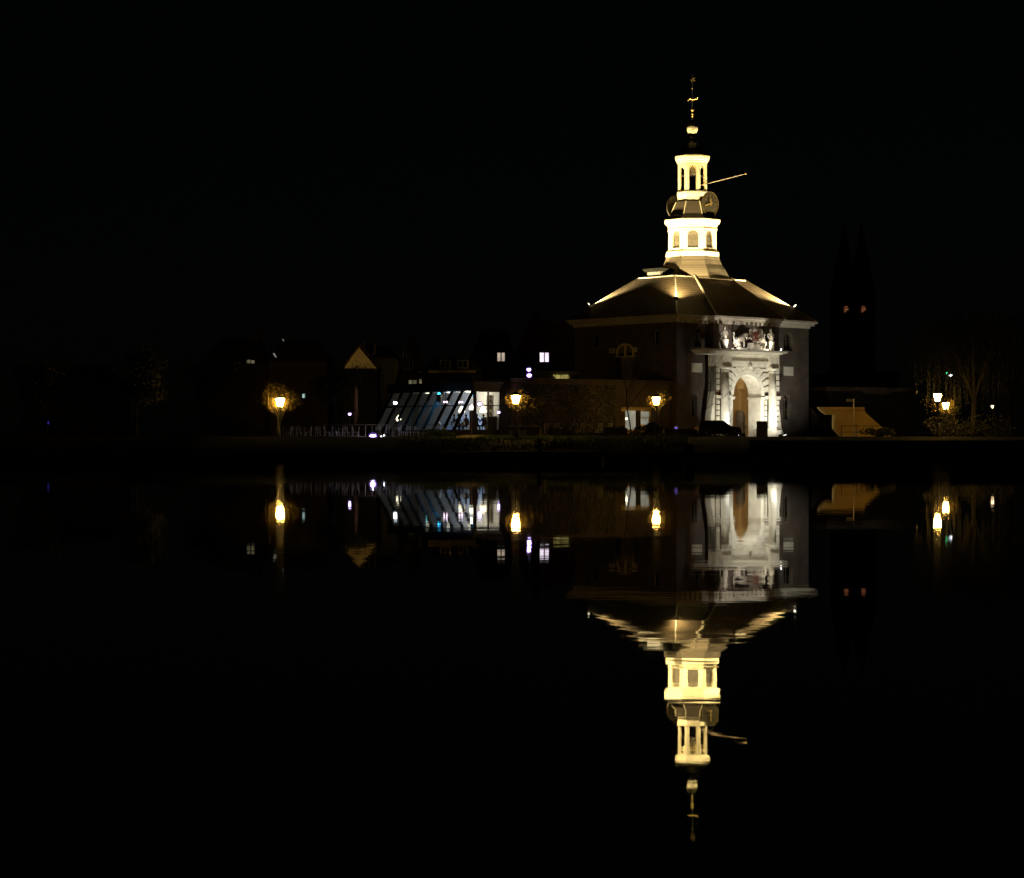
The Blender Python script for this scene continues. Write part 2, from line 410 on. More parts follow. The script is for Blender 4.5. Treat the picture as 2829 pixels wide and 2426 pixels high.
# window glazing
def glaze(op, y, T=None, m='darkglass', frame='stone_dark', mull=True, name='window'):
    f = MB(); cx, hw, zb, zs, rise = op; W = T or (lambda a, b, c: (a, b, c))
    t = .09
    f.box(cx-hw, cx-hw+t, y, y+.06, zb, zs, W); f.box(cx+hw-t, cx+hw, y, y+.06, zb, zs, W); f.box(cx-hw+t, cx+hw-t, y, y+.06, zb, zb+t, W)
    if mull:
        f.box(cx-.035, cx+.035, y+.005, y+.055, zb+t, zs+rise*.97, W)
        n = max(1, int((zs-zb)/.7))
        for k in range(1, n+1): f.box(cx-hw+t, cx+hw-t, y+.01, y+.05, zb+(zs-zb)*k/n-.025, zb+(zs-zb)*k/n+.025, W)
    a = arch_pts(cx, hw, zs, rise, 10); b = arch_pts(cx, hw-t, zs, rise*(hw-t)/hw, 10)
    for i in range(10): f.prism([a[i], a[i+1], b[i+1], b[i]], y, y+.06, W)
    fo = f.build(name, frame, gate)
    p = MB(); arch_plate(p, cx, hw, zb, zs, rise, y+.08, W); p.build('pane', m, fo)
    return fo
for op in (WL_up, WL_lo, WR_up, WR_lo): glaze(op, .3, frame='wood')
# pale stone arch surround of wing windows
for op in (WL_up, WR_up, WR_lo, WL_lo):
    cx, hw, zb, zs, rise = op; s = MB()
    a = arch_pts(cx, hw, zs, rise, 10); b = arch_pts(cx, hw+.18, zs, rise+.18, 10)
    for i in range(10): s.prism([a[i], b[i], b[i+1], a[i+1]], -.02, .02)
    s.build('window_arch', 'brick', gate)
# left facade: big arched window with white frame over a double door
cx, hw, zb, zs, rise = OL; midz = LZ(z3(0,700)[1], 0, FY(z3(480,0)[0]))
f = MB(); a = arch_pts(cx, hw, zs, rise, 12); b = arch_pts(cx, hw-.2, zs, rise-.2, 12)
for i in range(12): f.prism([a[i], a[i+1], b[i+1], b[i]], -.05, .18, TL)
f.box(cx-hw, cx-hw+.2, -.05, .18, midz, zs, TL); f.box(cx+hw-.2, cx+hw, -.05, .18, midz, zs, TL)
f.box(cx-.1, cx+.1, -.03, .2, midz, zs+rise-.15, TL); f.box(cx-hw-.1, cx+hw+.1, -.08, .2, midz-.12, midz, TL)
fo = f.build('window', 'cream', gate)
p = MB(); arch_plate(p, cx, hw, midz, zs, rise, .22, TL); p.build('pane', 'darkglass', fo)
dd = MB(); dd.box(cx-hw+.12, cx-.02, .15, .22, zb, midz-.12, TL); dd.box(cx+.02, cx+hw-.12, .15, .22, zb, midz-.12, TL)
for sx in (-1, 1):
    for k in range(3): dd.box(cx+sx*hw*.5-.3, cx+sx*hw*.5+.3, .12, .15, zb+.2+k*1.2, zb+1.1+k*1.2, TL)
do = dd.build('door', 'wood_pale', gate)
dh = MB(); dh.box(cx-.12, cx-.06, .08, .12, zb+1, zb+1.2, TL); dh.build('handle', 'iron', do)
glaze(OL1, .2, TL, mull=False); glaze(OL2, .2, TL, mull=False)
for xa, xb, ya, yb in ((355,402,640,682), (550,576,633,671)):
    a0, b0 = z3(xa, ya); a1, b1 = z3(xb, yb); Y0 = FY(a0); Y1 = FY(a1)
    s = MB(); s.box(Ll-Y0, Ll-Y1, -.05, .0, LZ(b1,0,Y0), LZ(b0,0,Y0), TL); s.build('plaque', 'plaque', gate)
for xa, xb, ya, yb in ((270,392,723,840), (1396,1512,768,882)):
    X0, Z1 = fr(xa, ya, 0); X1, Z0 = fr(xb, yb, 0)
    s = MB(); s.box(X0, X1, -.07, -.003, Z0, Z1); so = s.build('plaque', 'plaque', gate); so['label'] = 'square pale stone plaque'

# cornice: gutter box, frieze, brackets
def ring(prof, x0, x1, y0, y1, mb, sides='flrb'):
    """prof: list of (outward, z); sweep round the rectangle"""
    for (o0, za), (o1, zb_) in zip(prof, prof[1:]):
        if 'f' in sides: mb.face([(x0-o0,y0-o0,za),(x1+o0,y0-o0,za),(x1+o1,y0-o1,zb_),(x0-o1,y0-o1,zb_)])
        if 'l' in sides: mb.face([(x0-o0,y1+o0,za),(x0-o0,y0-o0,za),(x0-o1,y0-o1,zb_),(x0-o1,y1+o1,zb_)])
        if 'r' in sides: mb.face([(x1+o0,y0-o0,za),(x1+o0,y1+o0,za),(x1+o1,y1+o1,zb_),(x1+o1,y0-o1,zb_)])
        if 'b' in sides: mb.face([(x1+o0,y1+o0,za),(x0-o0,y1+o0,za),(x0-o1,y1+o1,zb_),(x1+o1,y1+o1,zb_)])
cprof = [(0,zW-.25),(.12,zW-.25),(.12,zW-.02),(.42,zW),(.42,zE-.26),(OV,zE-.2),(OV,zE),(OV-.12,zE+.02)]
c = MB(); ring(cprof, 0, Lf, 0, Ll, c); c.build('cornice', 'stone', gate)
c = MB(); ring([(o, z+.004) for o, z in cprof], bx0+.1, bx1, BY, 0, c, 'flr'); c.build('bay_cornice', 'stone', gate)
br = MB()
def brk(x, y): br.box(x-.13, x+.13, y-.40, y-.0, zW-.30, zW-.005)
n = int((bx1-bx0)/.62)
for k in range(n+1): brk(bx0+.25+(bx1-bx0-.4)*k/n, BY-.02)
n = int(bx0/.62)
for k in range(n): brk(.3+(bx0-.7)*k/max(1,n-1), -.02)
br.build('cornice_brackets', 'stone', gate)['kind'] = 'stuff'

# roof
rf = MB(); o = OV-.12; z0 = zE+.02
e = [(-o,-o,z0),(Lf+o,-o,z0),(Lf+o,Ll+o,z0),(-o,Ll+o,z0)]; t = [(A,A,zR),(Lf-A,A,zR),(Lf-A,Ll-A,zR),(A,Ll-A,zR)]
for k in range(4): rf.face([e[k], e[(k+1)%4], t[(k+1)%4], t[k]])
rf.face(t); rf.build('roof', 'tile', gate)
cxr = (Lf)/2; tx = Lf/2; ty = Ll/2
# bay roof: a trapezoid lying proud of the main slope
sl = (zR-z0)/(A+o)
tb0 = FX(z3(1022,0)[0], A); tb1 = FX(z3(1318,0)[0], A)
br_ = MB(); yb = BY-o; lf0 = (bx0-.05, yb, z0+.02); lf1 = (bx1+o+.05, yb, z0+.02)
tp0 = (tb0, A-.15, zR+.12); tp1 = (tb1, A-.15, zR+.12)
br_.face([lf0, lf1, tp1, tp0])
br_.face([lf0, tp0, (tb0+.1, A, zR-.3), (bx0-.02, -o+.1, z0-.05)]); br_.face([lf1, tp1, (tb1-.1, A, zR-.3), (bx1+.1, -o+.1, z0-.05)])
br_.build('bay_roof', 'tile', gate)
hp = MB()
for k in range(4): hp.tube([e[k], t[k]], .08, 6); hp.tube([t[k], t[(k+1)%4]], .08, 6)
hp.build('hip_ridge_tiles', 'lead_pale', gate)
hp = MB(); hp.tube([lf0, tp0], .10, 6); hp.tube([lf1, tp1], .10, 6); hp.build('bay_hip_tiles', 'lead_pale', gate)

# ------------------------------------------------------------ tower
dT = W0.y+tx*u.y+ty*wv.y
print('tower px', 1414.5+(W0.x+tx*u.x+ty*wv.x)/dT*F, 'd', dT)
def TZ(py): return PZ(py, dT)-ZG
pm = dT/F
sk = MB(); sk.oct([(3.95,zR-.15),(3.6,zR+.12),(3.2,TZ(748)),(2.88,TZ(735)),(2.7,TZ(722)),(2.62,TZ(713))], tx, ty); sk.build('tower_skirt_roof', 'slate', gate)
b_ = MB(); b_.oct([(2.45,TZ(714)),(2.6,TZ(713)),(2.6,TZ(700)),(2.52,TZ(697)),(2.36,TZ(695)),(2.2,TZ(694.5))], tx, ty); b_.build('tower_base_ring', 'cream', gate)
def faceT(k, r):
    a = k*math.pi/4; ca, sa = math.cos(a), math.sin(a)
    # panel x to the right seen from outside, y into the tower
    return lambda x, y, z: (tx+ca*(r-y)-sa*(x), ty+sa*(r-y)+ca*(x), z)
dr = MB(); r1 = 2.36; hw1 = r1*math.tan(math.pi/8); zt1 = TZ(627); zb1 = TZ(695)
for k in range(8):
    T = faceT(k, r1); wall_panel(dr, -hw1, hw1, zb1, zt1, [(0, .54, TZ(690), TZ(641)-.54, .54)], 0, .28, T)
dr.build('drum_wall', 'cream', gate)
for k in range(8):
    T = faceT(k, r1); lp = MB(); arch_plate(lp, 0, .54, TZ(690), TZ(641)-.54, .54, .22, T)
    for j in range(9): lp.box(-.52, .52, .17, .21, TZ(688)+j*.13, TZ(688)+j*.13+.05, T)
    lo = lp.build('louvre_panel', 'louver', gate)
    s = MB(); s.box(-.54, .54, .02, .2, TZ(690)+.01, TZ(690)+.1, T); s.build('sill', 'lead', lo)
cr = MB(); cr.oct([(2.36,TZ(630)),(2.44,TZ(628)),(2.44,TZ(624)),(2.5,TZ(622)),(2.72,TZ(616)),(2.74,TZ(611)),(2.70,TZ(610))], tx, ty); cr.build('drum_cornice', 'cream', gate)
# pilaster strips of the drum corners
ps = MB(); ps.oct([(2.363,TZ(638.4)),(2.42,TZ(638)),(2.42,TZ(635.5)),(2.363,TZ(635))], tx, ty, cap=False); ps.build('drum_moulding', 'cream', gate)
lr = MB(); lr.oct([(2.70,TZ(610)),(2.6,TZ(608)),(2.25,TZ(598)),(2.2,TZ(596))], tx, ty); lr.build('drum_lead_roof', 'lead', gate)
cd = MB(); cd.oct([(2.2,TZ(596)),(2.02,TZ(586)),(1.82,TZ(573)),(1.6,TZ(560))], tx, ty); cd.build('clock_stage', 'slate', gate)
for k in range(8):
    rb = MB(); a = math.pi/8+k*math.pi/4; q_ = 1/math.cos(math.pi/8)
    rb.tube([(tx+r_*q_*math.cos(a), ty+r_*q_*math.sin(a), z_) for r_, z_ in ((2.22,TZ(596.5)),(2.03,TZ(586)),(1.83,TZ(573)),(1.61,TZ(560)))], .055, 5)
    rb.build('rib', 'cream', gate)
pd = MB(); pd.oct([(1.4,TZ(561)),(1.42,TZ(560)),(1.44,TZ(545)),(1.5,TZ(542)),(1.52,TZ(534)),(1.4,TZ(533))], tx, ty); pd.build('lantern_pedestal', 'cream', gate)
r2 = 1.42; hw2 = r2*math.tan(math.pi/8); ln = MB()
fl_ = MB(); fl_.oct([(1.5,TZ(532.9)),(1.53,TZ(531.5)),(1.3,TZ(531))], tx, ty); fl_.build('lantern_floor', 'lead', gate)
for k in range(8):
    T = faceT(k, r2); wall_panel(ln, -hw2, hw2, TZ(531), TZ(450), [(0, .345, TZ(529), TZ(459.5)-.34, .34)], 0, .2, T)
    T2 = faceT(k, r2-.2); h3 = (r2-.2)*math.tan(math.pi/8); wall_panel(ln, -h3, h3, TZ(531), TZ(450), [(0, .345, TZ(529), TZ(459.5)-.34, .34)], 0, .001, T2)
ln.build('lantern_arcade', 'cream', gate)
lc = MB(); lc.oct([(1.42,TZ(452)),(1.5,TZ(450)),(1.5,TZ(447)),(1.6,TZ(445)),(1.70,TZ(438)),(1.70,TZ(434)),(1.6,TZ(433))], tx, ty); lc.build('lantern_cornice', 'cream', gate)
dm = MB(); dm.oct([(1.62,TZ(433)),(1.42,TZ(429)),(1.25,TZ(421)),(1.08,TZ(411)),(.82,TZ(402)),(.5,TZ(396)),(.3,TZ(392)),(.22,TZ(388)),(.24,TZ(384)),(.3,TZ(381)),(.22,TZ(379)),(.22,TZ(373)),(.3,TZ(371))], tx, ty)
dm.build('dome', 'lead', gate)
bl = MB(); bl.ball((tx,ty,TZ(357)), .55, 16, 12); blo = bl.build('ball_finial', 'cream', gate, smooth=True)
sp = MB(); sp.tube([(tx,ty,TZ(345)),(tx,ty,TZ(325)),(tx,ty,TZ(300)),(tx,ty,TZ(205))], [.11,.08,.06,.03], 8)
spo = sp.build('spire', 'iron', gate)
for py_, r_ in ((304,.17),(315,.12),(322,.12),(244,.08)):
    k_ = MB(); k_.ball((tx,ty,TZ(py_)), r_, 10, 8); k_.build('knob', 'gold', spo, smooth=True)
# gilded cross piece with scrolls, across the line of sight (along local diagonal)
dg = Vector((1,-1,0)).normalized()
def SP(a, py, off=0): return (tx+dg.x*a, ty+dg.y*a, TZ(py)+off)
g_ = MB(); g_.tube([SP(-.55,278),SP(-.42,277),SP(-.2,271.5),SP(0,275),SP(.2,274),SP(.4,273.5),SP(.55,269.5)], [.03,.09,.08,.11,.06,.09,.03], 7)
g_.tube([SP(-.22,271.5),SP(-.05,279)], .07, 6); g_.tube([SP(.2,274),SP(.05,279)], .06, 6); g_.build('wind_scroll', 'gold', spo, smooth=True)
g_ = MB(); g_.prism([(0,0),(.16,.16),(.3,.16),(.22,.32),(.32,.5),(.06,.44),(-.04,.3),(-.14,.34),(-.1,.12)], -.02, .02, lambda a, b, z: (tx+dg.x*(a-.03)+b*.7, ty+dg.y*(a-.03)+b*.7, TZ(228)+z))
g_.build('weather_vane', 'gold', spo)
# clocks on the front and on the city side (normals -y and +y)
for sgn in (-1, 1):
    yc = ty+sgn*2.42; zc = TZ(568)
    def TC(x, y, z, sgn=sgn, yc=yc, zc=zc): return (tx+x*(-sgn), yc+sgn*y, zc+z)   # y outward
    ck = MB(); n = 40
    rr = 1.18
    ck.prism([(rr*math.cos(2*math.pi*k/n), rr*math.sin(2*math.pi*k/n)) for k in range(n)], -.1, 0, TC)
    ck.tube([TC(0,-.1,.3), TC(0,-.9,.3)], .08, 6); ck.tube([TC(0,-.1,-.5), TC(0,-.5,-.5)], .08, 6)
    cko = ck.build('clock_face', 'dial', gate)
    nm = MB()
    for k in range(n):
        a = 2*math.pi*k/n; b2 = 2*math.pi*(k+1)/n
        nm.prism([(rr*math.cos(a), rr*math.sin(a)),(rr*math.cos(b2), rr*math.sin(b2)),(.96*rr*math.cos(b2), .96*rr*math.sin(b2)),(.96*rr*math.cos(a), .96*rr*math.sin(a))], .002, .03, TC)
    nm.build('dial_ring', 'dial_gold', cko)
    rom = [2,1,2,3,2,1,2,3,4,2,1,2]
    for h in range(12):
        a = math.pi/2-h*math.pi/6
        nm = MB()
        for j in range(rom[h]):
            off = (j-(rom[h]-1)/2)*.075
            def pt(rad, s, a=a): return (rad*math.cos(a)-s*math.sin(a), rad*math.sin(a)+s*math.cos(a))
            nm.prism([pt(.70,off-.018),pt(.70,off+.018),pt(.98,off+.018),pt(.98,off-.018)], .002, .02, TC)
        nm.build('numeral', 'dial_gold', cko)
    for ang, L, w_, tail in ((198, .86, .055, .3), (92, .55, .07, .22)):
        a = R(ang); hd = MB()
        def pt(rad, s, a=a): return (rad*math.cos(a)-s*math.sin(a), rad*math.sin(a)+s*math.cos(a))
        hd.prism([pt(-tail,-w_),pt(-tail,w_),pt(L*.8,w_),pt(L,0),pt(L*.8,-w_)], .05 if ang > 100 else .09, .07 if ang > 100 else .11, TC)
        hd.build('clock_hand', 'gold', cko)
# dormer with flat cap left of the skirt roof, with two little finials
dmx = A+1.1; dmy = ty+.6
dz = LZ(752, dmx, dmy)
d_ = MB(); d_.box(dmx-.9, dmx+.9, dmy-.9, dmy+.9, zR-.1, dz-.02); do = d_.build('dormer', 'lead', gate)
d_ = MB(); d_.box(dmx-1.1, dmx+1.1, dmy-1.1, dmy+1.1, dz, dz+.12); d_.box(dmx-1.2, dmx+1.2, dmy-1.2, dmy+1.2, dz+.122, dz+.3); d_.build('dormer_cap', 'unlit_black', do)
for k in range(2):
    x_ = dmx+1.15+.32*k; y_ = dmy-1.05-.35*k
    c_ = MB(); c_.lathe([(.16,zR),(.16,zR+.3),(.09,zR+.4),(.17,zR+.75),(.1,zR+1.0),(.05,zR+1.25),(.1,zR+1.35),(.02,zR+1.6)], x_, y_, 8); c_.build('roof_finial', 'lead', gate, smooth=True)

# ------------------------------------------------------------ portal
PY = -1.75; FYY = -2.35        # plane of the rusticated front, plane of the entablature blocks
zcol_top = fr(680, 800, PY-.35)[1]; 
px0 = fr(567, 900, PY)[0]; px1 = fr(1335, 900, PY)[0]
zent0 = fr(950, 775, PY)[1]     # underside of entablature
zcor = fr(950, 628, -2.6)[1]    # underside of cornice
zct = fr(950, 562, -3.0)[1]     # top of cornice
print('portal', px0, px1, zent0, zcor, zct, zcol_top)
po = MB()
wall_panel(po, px0, px1, 0, zent0, [(acx, aR-.02, 0, zsp, aR-.02)], PY, .95)
po.face([(px0,PY,0),(px0,BY,0),(px0,BY,zct),(px0,PY,zct)]); po.face([(px1,PY,0),(px1,BY,0),(px1,BY,zct),(px1,PY,zct)])
po.face([(px0,PY,zent0),(px1,PY,zent0),(px1,BY,zent0),(px0,BY,zent0)])
po.build('portal_wall', 'stone_joint', gate)
# archivolt ring, jambs and imposts
ar = MB(); a = arch_pts(acx, ahw, zsp, ahw, 20); b = arch_pts(acx, aR, zsp, aR, 20)
for i in range(20): ar.prism([a[i], b[i], b[i+1], a[i+1]], PY-.12, PY+1.6)
ar.box(acx-aR, acx-ahw, PY-.02, PY+1.6, 0, zsp-.01); ar.box(acx+ahw, acx+aR, PY-.02, PY+1.6, 0, zsp-.01)
ar.build('archivolt', 'stone', gate)
for s_ in (-1, 1):
    im = MB()
    xa, xb = sorted((acx+s_*(ahw-.12), acx+s_*(aR+.06)))
    im.box(xa, xb, PY-.2, PY+1.62, zsp-.3, zsp-.16); im.box(xa+.05, xb-.02, PY-.14, PY+1.58, zsp-.42, zsp-.302)
    im.build('impost', 'stone', gate)
# rusticated blocks: one mesh per pier strip
colxL = fr(680, 1000, PY-.42)[0]; colxR = fr(1260, 1000, PY-.42)[0]; cr_ = .40; cy_ = PY-.42
def rust(xa, xb, za, zb_, nm='rusticated_pier', h=.56):
    r_ = MB(); n = max(1, round((zb_-za)/h)); hh = (zb_-za)/n; random.seed(int(xa*100))
    for k in range(n):
        ii = .055; r_.box(xa+ii, xb-ii, PY-.16-random.uniform(0,.03), PY-.003, za+k*hh+ii, za+(k+1)*hh-ii)
    return r_.build(nm, 'stone', gate)
zimp = fr(600, 1120, PY)[1]
for xa, xb in ((px0, colxL-cr_-.02), (colxR+cr_-.0, px1)):
    rust(xa, xb, .5, zimp-.35); rust(xa, xb, zimp+.45, zent0-.1)
    cp = MB(); cp.box(xa-.06, xb+.06, PY-.22, PY-.001, zimp-.3, zimp-.1); cp.box(xa-.12, xb+.1, PY-.28, PY-.001, zimp-.098, zimp+.02); cp.build('pier_capital', 'stone', gate)
    bb = MB(); bb.box(xa+.03, xb-.03, PY-.05, PY-.001, zimp+.03, zimp+.44); bb.build('brick_band', 'brick_red', gate)
for xa, xb in ((colxL+cr_+.05, acx-aR-.02), (acx+aR+.02, colxR-cr_-.05)):
    if xb-xa > .15:
        rust(xa, xb, .5, zimp-.35)
        cp = MB(); cp.box(xa-.02, xb+.08, PY-.22, PY-.001, zimp-.3, zimp-.1); cp.box(xa-.02, xb+.1, PY-.28, PY-.001, zimp-.098, zimp+.02); cp.build('pier_capital', 'stone', gate)
# radiating voussoirs in the spandrels, stepping outwards
vs = MB(); zc0 = zsp
def clampx(x): return max(colxL+cr_*.4, min(colxR-cr_*.4, x))
for s_ in (-1, 1):
    for k in range(6):
        a0 = R(8+k*13.2); a1 = R(8+(k+1)*13.2-2.6)
        p0 = (acx+s_*(aR+.03)*math.cos(a0), zc0+(aR+.03)*math.sin(a0)); p1 = (acx+s_*(aR+.03)*math.cos(a1), zc0+(aR+.03)*math.sin(a1))
        ro = aR+.75 if k < 4 else aR+1.1
        q0 = (acx+s_*ro*math.cos(a0), zc0+ro*math.sin(a0)); q1 = (acx+s_*ro*math.cos(a1), zc0+ro*math.sin(a1))
        zt_ = zent0-.05
        q0 = (q0[0], min(q0[1], zt_)); q1 = (q1[0], min(q1[1], zt_))
        if k < 4:
            xe = clampx(acx+s_*9)
            poly = [p0, q0, (xe, q0[1]), (xe, q1[1]-.06), (q1[0], q1[1]-.06) , p1]
        else:
            poly = [p0, q0, q1, p1]
        vs.prism(poly, PY-.15-(k % 2)*.02, PY-.002)
vs.build('voussoirs', 'stone', gate)
ks = MB(); ks.prism([(acx-.28,zc0+aR-.1),(acx+.28,zc0+aR-.1),(acx+.46,zent0+.1),(acx-.46,zent0+.1)], PY-.34, PY+.0)
ks.ball((acx, PY-.42, zc0+aR+.42), .26, 12, 8, (1,.8,1.25)); ks.ball((acx, PY-.62, zc0+aR+.38), .1, 8, 6); ks.build('keystone', 'stone', gate)
# columns
for k, xc in enumerate((colxL, colxR)):
    c_ = MB(); zb0 = .95; H = zcol_top-zb0
    c_.lathe([(cr_*1.0,zb0),(cr_*1.02,zb0+H*.3),(cr_*.98,zb0+H*.6),(cr_*.86,zcol_top)], xc, cy_, 28); co_ = c_.build('column', 'stone', gate, smooth=True)
    c_ = MB(); c_.lathe([(cr_*.9,zcol_top-.22),(cr_*1.0,zcol_top-.2),(cr_*1.0,zcol_top-.14),(cr_*.88,zcol_top-.12),(cr_*.9,zcol_top),(cr_*1.12,zcol_top+.1)], xc, cy_, 24)
    c_.box(xc-cr_*1.22, xc+cr_*1.22, cy_-cr_*1.22, cy_+cr_*1.22-.1, zcol_top+.102, zcol_top+.22); c_.build('capital', 'stone', co_)
    c_ = MB(); c_.lathe([(cr_*1.3,.72),(cr_*1.36,.78),(cr_*1.25,.86),(cr_*1.12,.88),(cr_*1.15,.93),(cr_*1.02,.96)], xc, cy_, 24)
    c_.box(xc-cr_*1.5, xc+cr_*1.5, cy_-cr_*1.5, cy_+cr_, 0.0, .718); c_.build('plinth', 'stone', co_)
# entablature: blocks over the columns, recessed middle, mouldings
en = MB(); ztc = zcol_top+.222
xbl = (colxL-.62, colxL+.62); xbr = (colxR-.62, colxR+.62)
en.box(px0-.02, xbl[0], PY-.10, BY, zent0+.002, zcor)
en.box(xbl[0], xbl[1], FYY-.02-.1, BY, ztc, zcor); en.box(xbr[0], xbr[1], FYY-.12, BY, ztc, zcor)
en.box(xbl[1], xbr[0], PY-.35, BY, zent0+.003, zcor); en.box(xbr[1], px1+.02, PY-.10, BY, zent0+.002, zcor)
en.build('entablature', 'stone', gate)
mo = MB(); zmm = fr(950, 700, PY-.5)[1]
mo.box(xbl[1], xbr[0], PY-.50, PY-.352, zmm-.1, zmm+.0); mo.box(xbl[1], xbr[0], PY-.43, PY-.352, zmm-.34, zmm-.102)
for (xa, xb) in (xbl, xbr): mo.box(xa-.06, xb+.06, FYY-.2, FYY-.122, ztc, ztc+.16)
mo.build('architrave_moulding', 'stone', gate)
xcl = FX(z4(462,0)[0], -3.0); xcr = FX(z4(1430,0)[0], -3.0)
cc = MB(); hc = zct-zcor
for (o0, za, zb_) in ((.18, zcor+.002, zcor+hc*.35), (.42, zcor+hc*.352, zcor+hc*.6), (.75, zcor+hc*.602, zct)):
    cc.box(xcl+.75-o0, xcr-.75+o0, FYY-.1-o0, BY+.0, za, zb_)
cc.build('portal_cornice', 'stone', gate)
# scrolled side buttresses
for xs_, sg in ((px0, -1), (px1, 1)):
    s = MB(); zt_ = fr(510, 1075, BY)[1]
    s.prism([(xs_, 0), (xs_+sg*1.0, 0), (xs_+sg*.92, .5), (xs_+sg*.62, 1.0), (xs_+sg*.42, zt_*.55), (xs_+sg*.2, zt_*.8), (xs_, zt_)], PY+.15, BY-.0)
    s.build('scroll_buttress', 'stone', gate)
# passage behind the arch
pa = MB(); y0 = PY+1.6; y1 = 9.0; hw_ = ahw+.3
a = arch_pts(acx, hw_, zsp, hw_, 16)
lp = [(acx-hw_, 0)]+a+[(acx+hw_, 0)]
for (xa, za), (xb, zb_) in zip(lp, lp[1:]): pa.face([(xa,y0,za),(xb,y0,zb_),(xb,y1,zb_),(xa,y1,za)])
inn = [(acx-ahw, 0)]+arch_pts(acx, ahw, zsp, ahw, 16)+[(acx+ahw, 0)]
for k in range(len(lp)-1): pa.face([(lp[k][0],y0+.003,lp[k][1]),(inn[k][0],y0+.003,inn[k][1]),(inn[k+1][0],y0+.003,inn[k+1][1]),(lp[k+1][0],y0+.003,lp[k+1][1])])
pa.face([(x, y1, z) for x, z in lp]); pa.build('passage_vault', 'stone_warm', gate)
# side door in the passage's right wall
dx = acx+hw_; dya = FY(z4(925,0)[0], dx); dyb = FY(z4(812,0)[0], dx); dyc = (dya+dyb)/2; dhw = (dyb-dya)/2
dzt = LZ(z4(0,1305)[1], dx, dyc)
d_ = MB(); pts = [(dyc-dhw*math.cos(math.pi*k/12), dzt-dhw+dhw*math.sin(math.pi*k/12)) for k in range(13)]
poly = [(dyc-dhw, .02)]+pts+[(dyc+dhw, .02)]
d_.prism(poly, 0, .05, lambda a_, b__, z_: (dx-.06+b__, a_, z_)); dro = d_.build('passage_door', 'wood', gate)
d_ = MB(); d_.tube([(dx-.1, dyc-dhw*.6, 1.1), (dx-.16, dyc-dhw*.6, 1.1), (dx-.16, dyc-dhw*.4, 1.1)], .02, 5); d_.build('handle', 'iron', dro)
# downpipes
dp = MB()
for xx in (fr(722, 300, BY)[0], fr(1140, 300, BY)[0]): dp.tube([(xx,BY-.08,zct+2.0),(xx,BY-.08,zW-.2)], .05, 6)
dp.build('downpipe', 'iron', gate)
# right-hand stone buttress foot of the gate
bt = MB(); bt.prism([(Lf,0),(Lf+3.6,0),(Lf+3.4,1.2),(Lf+.9,3.2),(Lf,3.9)], .6, 1.4); bt.build('buttress', 'brick_dark', gate)

# flag pole slanting out of the lantern
fp = GW(tx, ty-1.1, TZ(515)); tipd = dT-2.6
tip = P(2061, 480, tipd)
fpt = thing('flag_pole', 'long pale bare flag pole slanting up to the right out of the lantern', 'flag pole', fp)
m_ = MB(); m_.tube([fp, tip], [.055, .035], 8); m_.build('pole', 'wood_pale', fpt, world=True)
m_ = MB(); m_.ball(tip, .09, 8, 6); m_.build('finial', 'gold', fpt, world=True)
m_ = MB(); q2 = fp+(tip-fp)*.22; m_.tube([fp+Vector((0,0,.0)), fp+Vector((.05,-.1,.75)), q2], .03, 5); m_.build('bracket', 'iron', fpt, world=True)
# bell
bp_ = GW(tx, ty, TZ(483)); bt_ = thing('bell', 'dark bronze bell hanging in the open white lantern', 'bell', bp_)
m_ = MB(); m_.lathe([(.5,0),(.44,.08),(.34,.3),(.28,.6),(.16,.75),(.04,.78)], 0, 0, 16); m_.build('bell_body', 'louver', bt_, smooth=True)
m_ = MB(); m_.tube([(-1.2,0,.0-.12),(1.2,0,-.12)], .06, 6); m_.tube([(0,0,.78),(0,0,1.0)], .04, 6); m_.tube([(0,0,.3),(0,0,-.08)], .04, 6); m_.build('beam', 'wood', bt_)

# ------------------------------------------------------------ floodlights
def floodlight(loc, target, label, group, glow='led', sc_=1.0, name='floodlight'):
    t_ = thing(name, label, 'floodlight', loc, 0, group)
    d = (Vector(target)-Vector(loc)).normalized(); a = d.cross(Vector((0,0,1))).normalized(); b = a.cross(d)
    def T(x, y, z): return (Vector((0,0,.28*sc_))+a*x*sc_+d*y*sc_+b*z*sc_)
    m_ = MB(); m_.hexa([T(-.15,-.22,-.1),T(.15,-.22,-.1),T(.15,-.22,.1),T(-.15,-.22,.1),T(-.24,.0,-.17),T(.24,.0,-.17),T(.24,.0,.17),T(-.24,.0,.17)]); m_.build('housing', 'iron', t_)
    m_ = MB(); m_.hexa([T(-.2,.004,-.13),T(.2,.004,-.13),T(.2,.004,.13),T(-.2,.004,.13),T(-.19,.03,-.12),T(.19,.03,-.12),T(.19,.03,.12),T(-.19,.03,.12)]); m_.build('lens', glow, t_)
    m_ = MB(); m_.tube([(0,0,-.05),(0,0,.12*sc_)], .03*sc_, 6); m_.tube([T(-.27,-.1,0), Vector((0,0,.1*sc_))+a*-.2*sc_, Vector((0,0,.1*sc_))+a*.2*sc_, T(.27,-.1,0)], .02*sc_, 5); m_.build('bracket', 'iron', t_)
    return t_, Vector(loc)+Vector(T(0,.12,0))
WARM = (1.0, .80, .42)
drumt = GW(tx, ty, TZ(640))
M['flood_lens'] = emit('warm_flood_lens', (1, .85, .6), 12)
PF = 36000
